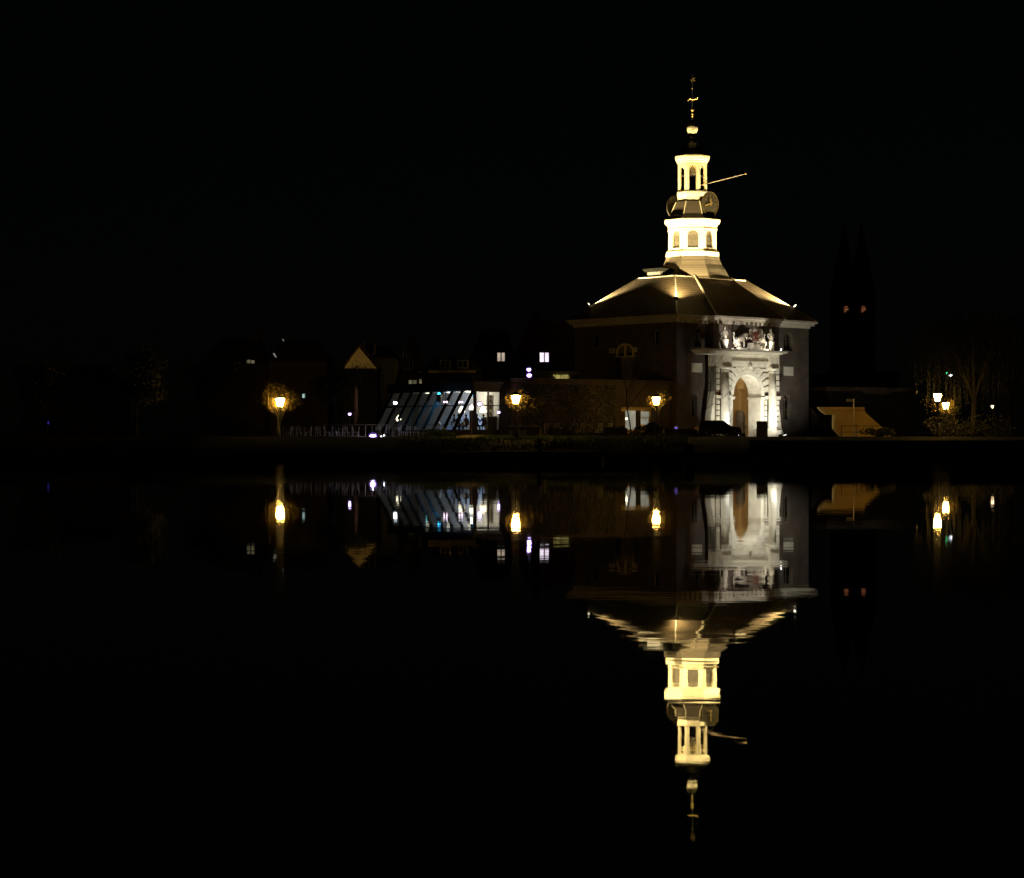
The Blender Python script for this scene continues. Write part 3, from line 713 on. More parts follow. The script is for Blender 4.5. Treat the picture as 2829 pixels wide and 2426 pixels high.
for (x_, y_, lab, pw, tz) in ((.55, .55, 'floodlight on the near roof corner above the hip', 1.0, 600), (.95, Ll-.95, 'floodlight on the far left eave corner of the gate', 1.1, 600),
                          (Lf-.95, .95, 'floodlight on the right eave corner glowing white', 1.35, 600), (Lf-.9, Ll-.9, 'floodlight on the rear eave corner of the gate', .6, 545)):
    zz = zE+1.35
    loc = GW(x_, y_, zz); tg = GW(tx, ty, TZ(tz))
    t_, lp_ = floodlight(loc, tg, lab, 'roof floodlights of the gate', 'flood_lens', .9)
    light('SPOT', 'beam_lamp', lp_-Vector(loc), WARM, PF*pw, t_, tg-Vector(loc), .12, 76, .6)

COOL = (.93, .97, 1.0)
def GL(p): v = Vector((p[0], p[1]))-W0; return v.dot(u), v.dot(wv)
for (xx, yy, lab, pw, tx_, ty_, tz_, cone) in ((colxL+.75, cy_-1.15, 'ground floodlight at the foot of the left portal column', 420, colxL, cy_, 3.6, 70), (colxR+.55, cy_-1.15, 'ground floodlight at the foot of the right portal column, behind the bright white one', 420, colxR, cy_, 3.6, 70),
        (FX(2156,-5.4), -5.4, 'ground floodlight shining violet white on the paving right of the portal', 2900, colxR-.7, PY, 5.6, 122),
        (FX(2008,-5.0), -5.0, 'ground floodlight hidden behind the parked car', 1250, acx+.2, PY, 5.6, 100)):
    loc = GW(xx, yy, 0.02); tg = GW(tx_, ty_, tz_)
    t_, lp_ = floodlight(loc, tg, lab, 'ground floodlights of the portal', 'led_white', .8)
    light('SPOT', 'beam_lamp', lp_-Vector(loc), COOL if cone < 80 else (1.0, .97, .82), pw, t_, tg-Vector(loc), .1, cone, .8)
for (xx, yy, lab, pw, tgx, col, sp_) in ((FX(z4(1368,0)[0], -2.95), -2.95, 'small floodlight on the right end of the portal cornice', 420, acx-.8, (1,.9,.72), 118), (fr(800,540,-2.9)[0], FYY-.6, 'small floodlight on the portal cornice left of the lions', 320, acx-.5, (1,.88,.75), 140)):
    loc = GW(xx, yy, zct+.004); tg = GW(tgx, BY, zct+2.4)
    t_, lp_ = floodlight(loc, tg, lab, 'floodlights on the portal cornice', 'led_white', .55)
    light('SPOT', 'beam_lamp', lp_-Vector(loc), col, pw, t_, tg-Vector(loc), .08, sp_, .5)
light_pass = thing('wall_lantern', 'small hidden amber lantern inside the gate passage', 'lantern', GW(acx-ahw-.1, 3.2, 3.4))
m_ = MB(); m_.lathe([(.08,-.15),(.13,.15),(.05,.25)], 0, 0, 6); m_.build('lantern_glass', emit('amber_lamp', (1,.6,.2), 4), light_pass)
light('POINT', 'lamp_bulb', (.3,-.2,.0), (1,.62,.22), 80, light_pass, None, .15)

# ------------------------------------------------------------ sculpture on the portal
def GT(t_, x, y, z): return GW(x, y, z)
def statue(xz4, label, flip):
    x0, _ = fr(xz4, 500, -1.7); loc = GW(x0, -1.7, zct+.004)
    t_ = thing('statue', label, 'statue', loc, TH-R(20), 'stone herm statues on the portal')
    m_ = MB(); m_.hexa([(-.22,-.2,0),(.22,-.2,0),(.22,.2,0),(-.22,.2,0),(-.29,-.25,.85),(.29,-.25,.85),(.29,.25,.85),(-.29,.25,.85)]); m_.box(-.33,.33,-.29,.29,.853,.95); m_.build('pedestal', 'stone', t_)
    s = flip
    V = [(0,0,.9),(0,0,1.15),(.03*s,0,1.4),(0,0,1.68),(0,0,1.88),(.02*s,-.03,2.0),(.02*s,-.04,2.16),
         (.27,0,1.72),(.34,-.08,1.45),(.12,-.22,1.32),(-.27,0,1.72),(-.36,-.04,1.45),(-.2,-.18,1.22),(0,-.02,2.27)]
    E = [(0,1),(1,2),(2,3),(3,4),(4,5),(5,6),(3,7),(7,8),(8,9),(3,10),(10,11),(11,12),(6,13)]
    Rr = [(.24,.2),(.25,.2),(.2,.16),(.25,.17),(.09,.09),(.13,.14),(.13,.15),.1,.08,.06,.1,.08,.06,.07]
    skin('torso', V, E, Rr, 'stone', t_, 1, 2)
    d_ = MB(); random.seed(5)
    for k in range(7):
        a = -2.2+k*.55; d_.tube([(.2*math.cos(a),.17*math.sin(a),.95),(.24*math.cos(a+.1),.21*math.sin(a+.1),1.2),(.2*math.cos(a+.3),.17*math.sin(a+.3),1.5)], [.04,.05,.03], 5)
    d_.build('drapery', 'stone', t_, smooth=True)
statue(668, 'bearded stone herm statue left of the lions on the portal', 1)
statue(1240, 'stone herm statue right of the lions on the portal', -1)
def lion(loc, rz, mir, label):
    t_ = thing('stone_lion', label, 'lion sculpture', loc, rz, 'stone lions holding the shield')
    m = mir
    V = [(-.55*m,0,.72),(-.25*m,0,.80),(.1*m,0,.88),(.35*m,-.02,1.02),(.48*m,-.06,1.25),(.64*m,-.13,1.33),(.8*m,-.16,1.25),
         (.40*m,.15,.75),(.55*m,.15,.42),(.50*m,.14,.08),(.45*m,-.2,.9),(.8*m,-.22,.95),(1.02*m,-.22,1.1),
         (-.6*m,.18,.45),(-.4*m,.2,.25),(-.5*m,.2,.05),(-.25*m,.2,.02),(-.6*m,-.18,.45),(-.35*m,-.22,.3),(-.45*m,-.22,.05),(-.2*m,-.22,.02),
         (-.8*m,0,.7),(-.95*m,.05,1.0),(-.8*m,.05,1.3),(-.95*m,.05,1.5)]
    E = [(0,1),(1,2),(2,3),(3,4),(4,5),(5,6),(2,7),(7,8),(8,9),(2,10),(10,11),(11,12),(0,13),(13,14),(14,15),(15,16),(0,17),(17,18),(18,19),(19,20),(0,21),(21,22),(22,23),(23,24)]
    Rr = [.34,.28,.33,.33,.27,.2,.13,.17,.12,.11,.17,.12,.11,.25,.16,.11,.1,.25,.16,.11,.1,.07,.06,.06,.11]
    skin('body', V, E, Rr, 'stone', t_, 1, 2)
    mn = MB(); random.seed(8)
    for k in range(46):
        a = random.uniform(0, 6.28); b = random.uniform(-.5, 1.3); r_ = .27
        c = Vector((.42*m, -.04, 1.12)); dd = Vector((math.cos(a)*math.cos(b)*m, math.sin(a)*math.cos(b), math.sin(b)*.9-.1))
        if dd.x*m > .8: continue
        p_ = c+dd*r_; mn.tube([p_, p_+dd*.06+Vector((0,0,-.07)), p_+dd*.07+Vector((0,0,-.16))], [.05,.04,.01], 5)
    mn.build('mane', 'stone', t_, smooth=True)
    e_ = MB()
    for s_ in (-1, 1): e_.ball((.68*m, -.13+s_*.09, 1.42), .035, 6, 5)
    e_.build('eye', 'stone_dark', t_)
scx = fr(1035, 410, -2.0)[0]
pb = thing('sculpture_plinth', 'stone block under the red shield between the lions', 'plinth', GW(scx+.05, -1.9, zct+.004), TH)
m_ = MB(); m_.box(-.85,.75,-.55,.55,0,.18); m_.hexa([(-.55,-.45,.182),(.55,-.45,.182),(.55,.45,.182),(-.55,.45,.182),(-.42,-.38,.75),(.45,-.38,.75),(.45,.38,.75),(-.42,.38,.75)])
m_.build('block', 'stone', pb)
m_ = MB(); m_.tube([(-.55,-.5,.5),(-.25,-.55,.68),(.1,-.56,.6),(.4,-.55,.7),(.65,-.5,.55)], [.05,.1,.08,.1,.04], 7); m_.build('carved_scroll', 'stone', pb, smooth=True)
shd = thing('shield', 'white carved shield with crossed red keys and a helmet above', 'shield', GW(scx, -2.15, zct+.76), TH-R(12))
m_ = MB(); m_.prism([(0,0),(.34,.22),(.42,.6),(.4,1.0),(.2,1.06),(0,1.0),(-.2,1.06),(-.4,1.0),(-.42,.6),(-.34,.22)], -.06, .1); m_.build('shield_board', 'stone', shd)
def key(sx):
    k_ = MB(); k_.tube([(-.26*sx,-.09,.18),(.2*sx,-.11,.78)], .035, 6)
    k_.tube([(.2*sx+.13*math.cos(t_),-.11,.88+.13*math.sin(t_)) for t_ in [i*math.pi/4 for i in range(9)]], .04, 5)
    k_.box(-.30*sx-.1, -.30*sx+.1, -.13, -.06, .22, .30); k_.box(-.2*sx-.1, -.2*sx+.1, -.13, -.06, .36, .43); return k_
key(1).build('key', 'red', shd); key(-1).build('key', 'red', shd)
m_ = MB(); m_.ball((0,0,1.25), .26, 12, 8, (1,.8,1)); m_.build('helmet', 'stone', shd, smooth=True)
m_ = MB()
for k in range(7):
    a = k*math.pi/6; m_.tube([(0,0,1.3),(.35*math.cos(a),0,1.3+.3*math.sin(a)),(.5*math.cos(a),-.05,1.22+.38*math.sin(a))], [.09,.08,.03], 6)
m_.build('plume', 'stone', shd, smooth=True)
random.seed(17)
for sx in (-1, 1):
    m_ = MB()
    for k in range(9):
        a = R(-50+k*20); c = Vector((sx*(.42+.1*math.cos(a)), -.02, .75+.45*math.sin(a)))
        m_.tube([c, c+Vector((sx*.16,-.08,.1)), c+Vector((sx*.28,-.1,.02)), c+Vector((sx*.26,-.05,-.1))], [.10,.09,.07,.03], 6)
    m_.build('mantling', 'stone', shd, smooth=True)
lion(GW(scx-1.75, -1.9, zct+.22), TH-R(5), 1, 'rampant stone lion left of the shield with its tail curled up'); 
lion(GW(scx+1.15, -1.75, zct+.22), TH+R(10), -1, 'rampant stone lion right of the shield, leaning on it')
for k, (dx_, lab) in enumerate(((-1.7, 'flat stone slab under the left lion'), (1.2, 'flat stone slab under the right lion'))):
    m_ = MB(); m_.box(-.85,.6,-.45,.45,0,.2); m_.box(-.8,.55,-.42,.42,.202,.213); single('lion_base', m_, 'stone', lab, 'stone slab', GW(scx+dx_, -1.85, zct+.004), TH)

# ================================================================== LOW WING, CAFE, HOUSES
# low brick wing between cafe and gate
wg = thing('low_wing', 'low dark brick wing with flat roof between the glass cafe and the gate', 'building', (PX(1640,206), 206, ZG))
pA = Vector((PX(1410,203.5), 203.5)); pB = Vector((PX(1862,212.2), 212.2)); wd = (pB-pA); WL = wd.length; wu = wd.normalized(); wn_ = Vector((-wu.y, wu.x))
def WG(x, y, z): p = pA+wu*x+wn_*y; return (p.x, p.y, z+ZG)
def WX(px):
    t = (px-1414.5)/F; return (t*pA.y-pA.x)/(wu.x-t*wu.y)
def WZ(py, x): return PZ(py, pA.y+x*wu.y)-ZG
zt_ = WZ(1052, WL/2)
e0, e1 = WX(1716), WX(1820)
zd = WZ(1122, e0)
m_ = MB(); wall_panel(m_, 0, WL, 0, zt_, [((e0+e1)/2, (e1-e0)/2, 0.02, zd, 0)], 0, 1.3, WG)
m_.face([WG(0,0,0),WG(0,7,0),WG(0,7,zt_),WG(0,0,zt_)]); m_.face([WG(0,0,zt_),WG(WL,0,zt_),WG(WL,7,zt_),WG(0,7,zt_)]); m_.face([WG(0,7,0),WG(WL,7,0),WG(WL,7,zt_),WG(0,7,zt_)])
m_.build('wall', 'brick_dark', wg, world=True)
m_ = MB(); m_.box(-.1, WL, -.22, .3, zt_-.25, zt_-.02, WG); m_.box(-.16, WL, -.34, .3, zt_-.018, zt_+.12, WG); m_.build('coping', 'brick_dark', wg, world=True)
# the entrance recess
m_ = MB(); m_.box(e0+.02, e1-.02, 1.3, 1.45, 0.03, zd-.02, WG); m_.build('entrance_back_wall', 'ochre_wall', wg, world=True)
def pan(xa, xb, ya, yb, mtl, nm, y=1.2, d=.06):
    a_, b__ = WX(xa), WX(xb); m_ = MB(); m_.box(a_, b__, y, y+d, WZ(yb, a_), WZ(ya, a_), WG); return m_.build(nm, mtl, wg, world=True)
def c350(x, y): return 1350+.26544*x, 840+.26544*y
def pc(x0, y0, x1, y1, mtl, nm, y=1.2, d=.06):
    a_, b__ = c350(x0, y0), c350(x1, y1); return pan(a_[0], b__[0], a_[1], b__[1], mtl, nm, y, d)
pc(1428, 1115, 1492, 1345, 'wood', 'door')
pc(1497, 1110, 1598, 1305, 'win_grey', 'window', 1.15); pc(1655, 1118, 1740, 1178, 'win_grey', 'window'); pc(1655, 1190, 1735, 1252, 'win_grey', 'window')
pc(1600, 1110, 1650, 1310, 'iron', 'window_post', 1.12); pc(1490, 1306, 1750, 1345, 'ochre_wall', 'window_sill', 1.0, .3)
wl_ = c350(1435, 1195)
sc_l = thing('wall_lamp', 'small bright wall lamp beside the entrance of the low wing', 'wall lamp', P(wl_[0], wl_[1], 206.2))
m_ = MB(); m_.ball((0,0,0), .09, 8, 6); m_.build('bulb', emit('warm_bulb', (1,.85,.55), 12), sc_l); m_ = MB(); m_.box(-.04,.04,.05,.15,-.1,.1); m_.build('wall_plate', 'iron', sc_l)
# roof terrace on the wing
rl = thing('roof_railing', 'thin iron railing on the roof terrace of the low wing', 'railing', (PX(1530,210), 210, ZG+zt_))
m_ = MB()
for k in range(9): x_ = WX(1480)+k*.55; m_.tube([WG(x_, 3, zt_), WG(x_, 3, zt_+.75)], .02, 5)
m_.tube([WG(WX(1480),3,zt_+.75), WG(WX(1480)+4.4,3,zt_+.75)], .025, 5); m_.build('railing_bars', 'iron', rl, world=True)

# brick pillar house end beside the cafe
pl_ = thing('brick_pier', 'broad brick pier lit orange by the street lamp beside the cafe', 'pier', (PX(1397,203), 203, ZG))
m_ = MB(); d_ = 203.0; m_.hexa([(PX(1381,d_),d_,ZG),(PX(1411,d_),d_-.2,ZG),(PX(1411,d_),d_+3,ZG),(PX(1381,d_),d_+3,ZG),(PX(1385,d_),d_,PZ(1062,d_)),(PX(1413,d_),d_-.2,PZ(1062,d_)),(PX(1413,d_),d_+3,PZ(1062,d_)),(PX(1385,d_),d_+3,PZ(1062,d_))]); m_.build('pier_body', 'brick_dark', pl_, world=True)

# ---- cafe
E1 = Vector((.79,.613)).normalized(); E2 = Vector((-E1.y, E1.x)); C0 = Vector((PX(1256,200), 200.0))
ZF = ZG+.05
cafe = thing('glass_cafe', 'glass cafe pavilion with slanted glazing and flat dark roof, lit inside', 'cafe', (C0.x, C0.y, ZG))
def CG(x, y, z): p = C0+E1*x+E2*y; return (p.x, p.y, z)
def CX(px, y=0.0):
    t = (px-1414.5)/F; b_ = C0+E2*y; return (t*b_.y-b_.x)/(E1.x-t*E1.y)
zb_c = PZ(1190, 200); zt_c = PZ(1082, 201); SL = CX(1311); XR = CX(1382)+.1; LC = 13.0; tr_ = PZ(1119.5, 201)
print('cafe', SL, XR, zb_c, zt_c)
m_ = MB(); m_.box(0, XR, 0, LC, ZG-.02, zb_c-.03, CG); m_.build('base_wall', 'brick_dark', cafe, world=True)
m_ = MB(); m_.box(.1, XR-.05, .1, LC-.1, zb_c-.028, zb_c+.0, CG); m_.build('floor', 'wood', cafe, world=True)
m_ = MB(); m_.box(SL-.35, XR+.1, -.3, LC+.3, zt_c+.12, zt_c+.9, CG); m_.build('roof', 'iron', cafe, world=True)
m_ = MB(); m_.box(SL+.1, XR-.05, .1, LC-.1, zt_c+.06, zt_c+.1, CG); m_.build('ceiling', 'plaster', cafe, world=True)
bwx = SL+4.6
m_ = MB(); m_.box(XR, XR+.2, .05, LC, ZG-.01, zt_c+.11, CG); m_.build('back_wall', 'plaster', cafe, world=True)
m_ = MB(); m_.prism([(.1,zb_c+.01),(XR-.01,zb_c+.01),(XR-.01,zt_c+.05),(SL+.1,zt_c+.05)], LC-.15, LC, CG); m_.build('end_wall', 'lead', cafe, world=True)
# framing
m_ = MB(); NB = 8
for k in range(NB+1):
    y = .18+(LC-.36)*k/NB; m_.hexa([CG(-.1,y-.17,zb_c),CG(.06,y-.17,zb_c),CG(.06,y+.17,zb_c),CG(-.1,y+.17,zb_c),CG(SL-.1,y-.17,zt_c+.12),CG(SL+.06,y-.17,zt_c+.12),CG(SL+.06,y+.17,zt_c+.12),CG(SL-.1,y+.17,zt_c+.12)])
m_.build('slanted_mullions', 'unlit_black', cafe, world=True)
fz = (tr_-zb_c)/(zt_c-zb_c)
m_ = MB(); m_.box(SL*fz-.1, SL*fz+.05, 0, LC, tr_-.06, tr_+.06, CG); m_.box(-.12,.08,-.05,LC,zb_c-.02,zb_c+.1,CG); m_.box(SL*fz+.06, XR, -.05, .05, tr_-.04, tr_+.04, CG)
m_.box(SL-.1, XR, -.09, .05, zt_c+.0, zt_c+.118, CG); m_.box(.1, XR, -.06, .06, zb_c-.02, zb_c+.1, CG); m_.build('transom', 'iron', cafe, world=True)
m_ = MB()
for px_, w_ in ((1312, .14), (1348.5, .06), (1381, .1)): x_ = CX(px_); m_.box(x_-w_, x_+w_, -.07, .07, zb_c, zt_c+.0, CG)
m_.build('corner_post', 'iron', cafe, world=True)
m_ = MB(); m_.box(CX(1300)-.1, CX(1312), -.02, .05, zb_c+.1, PZ(1135,200.5), CG); m_.build('door', 'wood', cafe, world=True)
m_ = MB(); m_.face([CG(0,.02,zb_c),CG(0,LC,zb_c),CG(SL,LC,zt_c),CG(SL,.02,zt_c)]); m_.build('slanted_glass', 'glass', cafe, world=True)
m_ = MB(); m_.face([CG(0,.0,zb_c),CG(XR,.0,zb_c),CG(XR,.0,zt_c),CG(SL,.0,zt_c)]); m_.build('end_glass', 'glass', cafe, world=True)
# interior
def zc5(x, y): return 1180+.11583*x, 1050+.11583*y
def cin(x5, y5, y):   # cafe interior point: zoom5 pixel on plane y
    a_, b__ = zc5(x5, y5); x = CX(a_, y); d = C0.y+x*E1.y+y*E2.y; return x, PZ(b__, d)
sh_ = thing('bottle_shelf', 'brightly lit yellow bottle shelves behind the cafe bar', 'shelf', (C0.x+2, C0.y+3, zb_c))
ys = 1.7
xa, zA = cin(1440, 500, ys); xb, zB = cin(1705, 980, ys)
m_ = MB(); m_.box(xa, xb, ys, ys+.08, zB, zA+.55, CG); m_.build('back_panel', 'shelf_light', sh_, world=True)
m_ = MB()
for k in range(5): z_ = zB+(zA-zB+.4)*k/4; m_.box(xa-.02, xb+.02, ys-.35, ys, z_-.03, z_+.03, CG)
m_.box(xa-.04, xa, ys-.35, ys+.08, zB, zA+.5, CG); m_.build('shelf_board', 'wood', sh_, world=True)
random.seed(11)
for k in range(4):
    for j in range(9):
        x_ = xa+.1+(xb-xa-.2)*j/8+random.uniform(-.03,.03); z_ = zB+(zA-zB+.4)*k/4+.032; h_ = random.uniform(.22,.34)
        b_ = MB(); p_ = CG(x_, ys-.18, z_); b_.lathe([(.06,0),(.06,h_*.6),(.025,h_*.78),(.025,h_)], 0, 0, 8)
        single('bottle', b_, 'bottle', 'glass bottle on the lit cafe shelves', 'bottle', p_, 0, 'bottles on the cafe shelves')
br_t = thing('bar_counter', 'dark cafe bar counter with lit pale top near the end window', 'bar counter', (C0.x+2, C0.y+2, zb_c))
xa, zA = cin(1420, 860, .9); xb, _ = cin(1690, 860, .9)
m_ = MB(); m_.box(xa, xb, .7, 1.2, zb_c, zA-.08, CG); m_.build('counter_front', 'wood', br_t, world=True)
m_ = MB(); m_.box(xa-.05, xb+.05, .6, 1.25, zA-.078, zA, CG); m_.build('counter_top', 'white', br_t, world=True)
def pendant(x5, y5, y, s, label, em='pend'):
    x, z = cin(x5, y5, y); p_ = CG(x, y, z); t_ = thing('pendant_lamp', label, 'pendant lamp', p_, 0, 'pendant lamps in the cafe')
    m_ = MB(); m_.lathe([(.30*s,-.28*s),(.33*s,-.2*s),(.24*s,.08*s),(.08*s,.3*s),(.03*s,.34*s)], 0, 0, 14); m_.build('lamp_shade', em, t_, smooth=True)
    m_ = MB(); m_.tube([(0,0,.34*s),(0,0,zt_c+.06-z)], .012, 5); m_.build('cord', 'iron', t_)
pendant(825, 700, 2.2, .95, 'large cream pendant lamp behind the slanted glass'); pendant(1335, 700, .75, 1.0, 'large cream pendant lamp behind the end window')
pendant(1065, 650, 2.6, .8, 'half hidden pendant lamp beside the corner post'); 
m9 = cin(0,0,0)
x_, z_ = cin(-205, 845, 6.0)
pendant(-682, 900, 10.0, .75, 'peach pendant lamp hanging low at the left of the cafe', 'pend'); pendant(-700, 960, 9.6, .3, 'tiny pendant lamp at the left of the cafe')
for x5, y5, lab in ((438, 525, 'pinkish twin lamp under the cafe ceiling, left one'), (800, 528, 'pinkish twin lamp under the cafe ceiling, right one')):
    x, z = cin(x5, y5, 3.2); t_ = thing('ceiling_spot', lab, 'spotlight', CG(x, 3.2, z), 0, 'twin ceiling lamps of the cafe')
    m_ = MB()
    for k in (-1, 1): m_.ball((k*.12,0,0), .085, 8, 6)
    m_.build('bulb', 'neon', t_); m_ = MB(); m_.tube([(0,0,.05),(0,0,zt_c+.06-z)], .02, 5); m_.build('rod', 'iron', t_)
for x5, y5, yy, lab in ((285, 330, 3.8, 'cyan stage spot above the black speaker'), (1055, 350, 1.6, 'cyan stage spot beside the corner post')):
    x, z = cin(x5, y5, yy); t_ = thing('stage_spot', lab, 'spotlight', CG(x, yy, z), 0, 'cyan stage spots in the cafe')
    m_ = MB(); m_.ball((0,0,0), .14, 10, 7); m_.build('lens', 'cyan', t_); m_ = MB(); m_.tube([(.05,.1,.0),(.3,.3,-.15)], .1, 8); m_.build('housing', 'iron', t_)
    light('SPOT', 'beam_lamp', (0,.12,-.2), (.06,.38,1), 1100, t_, (-.6,1.0,-1.6), .05, 90, .6)
x, z = cin(295, 430, 3.5); t_ = thing('loudspeaker', 'black loudspeaker hanging under the cafe ceiling', 'loudspeaker', CG(x, 3.5, z), R(-20))
m_ = MB(); m_.box(-.22,.22,-.2,.2,-.33,.33); m_.build('speaker_box', 'iron', t_); m_ = MB(); m_.lathe([(.15,0),(.02,.04)], 0, 0, 12); 
m_ = MB(); m_.tube([(0,0,.33),(0,0,zt_c+.06-z)], .03, 5); m_.build('bracket', 'iron', t_)
# violet-white lights reflecting at the cafe
def dot(px_, py_, d, r, mtl, name, label, cat, post=None, power=0, group=None, col=(.8,.7,1)):
    p_ = P(px_, py_, d); t_ = thing(name, label, cat, (p_.x, p_.y, post if post is not None else p_.z), 0, group)
    L = Vector((0,0,p_.z-t_.location.z))
    m_ = MB(); m_.ball(L, r, 10, 7, (1,1,.85)); m_.build('bulb', mtl, t_)
    if mtl == 'led': m_ = MB(); m_.ball(L+Vector((0,r*.9,0)), r*1.5, 12, 8, (1,.5,.9)); m_.build('added_glow', 'violet_rim', t_)  # violet glowing ball added behind the bulb to draw its halo
    m_ = MB()
    if post is not None: m_.tube([(0,.02,0),(0,.02,L.z-r*.6)], .03, 6)
    m_.lathe([(r*1.15,L.z+r*.55),(r*1.2,L.z+r*.7),(r*.3,L.z+r*1.2)], 0, .02, 10); m_.build('fitting', 'iron', t_)
    if power: light('POINT', 'lamp_bulb', L+Vector((0,-r*1.6,.05)), col, power, t_, None, .08)
    return t_
dot(1325, 1116, 200.5, .17, 'led', 'bulkhead_lamp', 'violet white lamp shining behind the cafe end window', 'lamp')
dot(1377.5, 1139, 199.6, .12, 'led', 'bulkhead_lamp', 'violet white lamp at the right edge of the cafe end window', 'lamp')
dot(1092, 1113, 199.0, .17, 'led_white', 'light_dot', 'glowing ball standing for a cold white reflection on the upper left slanted glazing', 'lamp', ZG)  # glowing ball added where the glazing only mirrors a light
dot(1030, 1206, 197.0, .26, 'led', 'terrace_floodlight', 'largest violet white floodlight at the foot of the terrace fence', 'floodlight', ZG, 100)
dot(991, 1211, 197.0, .11, 'led', 'terrace_floodlight', 'small violet white floodlight left of the largest one on the terrace', 'floodlight', ZG, 15)
dot(966, 1144, 201.0, .12, 'led', 'light_dot', 'violet white lamp left of the folded parasol', 'lamp', ZG)
dot(1019, 1209, 197.2, .07, 'led', 'terrace_floodlight', 'tiny white ground light touching the largest terrace floodlight', 'floodlight', ZG)
for k, (px_, py_) in enumerate(((1053, 1206), (1061, 1203), (1072, 1208))):
    dot(px_, py_, 197.1+k*.1, .06, 'led_white', 'deck_light', 'small cold ground light in the short row right of the largest terrace floodlight', 'ground light', ZG, 0, 'cold ground lights of the terrace')
for k, (px_, py_) in enumerate(((1131, 1206), (1202, 1206), (1216, 1206))):
    dot(px_, py_, 198.2+k*.1, .06, 'lamp_pale', 'deck_light', 'small amber ground light at the foot of the terrace chairs', 'ground light', ZG, 0, 'amber ground lights of the terrace')
dot(1461, 1021, 203.0, .16, 'led', 'roof_lamp', 'upper of two violet white lamps on the end of the low roof', 'lamp')
dot(1462, 1037, 203.0, .18, 'led', 'roof_lamp', 'lower of two violet white lamps on the end of the low roof', 'lamp')
# fill lamps added under the cafe ceiling to brighten the interior
for (x_, y_, z_, pw, col) in ((SL+1.3, 2.4, zt_c-.7, 270, (1,.84,.58)), (SL+.8, 5.0, zt_c-.5, 75, (.55,.72,1.0)), (SL+.9, 8.5, zt_c-.5, 2, (.15,.75,.85))):
    t_ = thing('fill_lamp', 'flat fill lamp added under the cafe ceiling', 'ceiling lamp', CG(x_, y_, zt_c+.055), 0, 'added fill lamps of the cafe')
    m_ = MB(); m_.lathe([(.16,-.05),(.18,0)], 0, 0, 12); m_.build('added_glow', 'pend', t_); light('POINT', 'lamp_bulb', (0,0,-.5), col, pw, t_, None, .15)
# people in the cafe
def person_seated(x, y, rz, top, label, hair='cloth_dark', z0=None):
    z0 = zb_c if z0 is None else z0
    t_ = thing('person', label, 'person', CG(x, y, z0), rz)
    V = [(0,0,.5),(0,0,.75),(0,-.02,1.02),(0,-.02,1.2),(0,-.04,1.3),(0,-.06,1.42),(.2,0,1.05),(.26,-.1,.82),(.14,-.34,.78),(-.2,0,1.05),(-.26,-.1,.82),(-.14,-.34,.78),
         (.11,-.1,.48),(.12,-.48,.48),(.12,-.5,.06),(.12,-.62,.03),(-.11,-.1,.48),(-.12,-.48,.48),(-.12,-.5,.06),(-.12,-.62,.03)]
    E = [(0,1),(1,2),(2,3),(3,4),(4,5),(2,6),(6,7),(7,8),(2,9),(9,10),(10,11),(0,12),(12,13),(13,14),(14,15),(0,16),(16,17),(17,18),(18,19)]
    Rr = [(.16,.12),(.15,.11),(.17,.11),.06,.085,.09,.07,.05,.04,.07,.05,.04,.09,.07,.05,.04,.09,.07,.05,.04]
    skin('body', V, E, Rr, top, t_, 0, 1)
    h = MB(); h.ball((0,-.05,1.38), .105, 12, 9, (.9,1,1.2)); h.ball((0,-.165,1.37), .02, 6, 5); h.build('head', 'skin', t_, smooth=True)
    h = MB(); h.ball((0,-.02,1.42), .118, 12, 8, (.92,1,1.05)); h.build('hair', hair, t_, smooth=True)
    ch = thing('cafe_chair', 'dark chair under the '+label, 'chair', CG(x, y, z0), rz, 'indoor cafe chairs')
    m_ = MB(); m_.box(-.22,.22,-.24,.2,.37,.41); m_.build('seat', 'wood', ch); m_ = MB(); m_.box(-.22,.22,.2,.24,.5,.9); m_.build('backrest', 'wood', ch)
    for sx in (-.2,.2):
        for sy in (-.22,.2): m_ = MB(); m_.tube([(sx,sy,0),(sx,sy,.37)], .018, 5); m_.build('leg', 'iron', ch)
for x5, y, rz, top, lab in ((640, 2.6, 1.9, 'cloth_dark', 'person in dark clothes at the cafe window, farthest left'), (745, 2.2, 2.6, 'cloth_dark', 'person with dark hair seated under the large pendant lamp'),
                            (930, 1.8, 3.4, 'cloth_wine', 'person in a wine top seated left of the corner post'), (1185, .7, 2.9, 'cloth_dark', 'person in dark clothes seated right of the corner post'), (1345, .8, 3.6, 'cloth_blue', 'person in blue seated under the end window lamp')):
    x, _ = cin(x5, 900, y); person_seated(x, y, rz, top, lab)
for k, (x5, y) in enumerate(((270, 3.6), (450, 3.0), (690, 1.4), (850, 1.0))):
    x, _ = cin(x5, 950, y); t_ = thing('shell_chair', 'white shell chair inside the slanted cafe glazing', 'chair', CG(x, y, zb_c+.0), R(200+25*k), 'white shell chairs in the cafe')
    m_ = MB(); m_.ball((0,0,.62), .27, 12, 8, (1,.9,.75)); m_.build('seat', 'white', t_, smooth=True); m_ = MB(); m_.lathe([(.2,0),(.03,.04),(.03,.45)], 0, 0, 8); m_.build('leg', 'steel', t_)

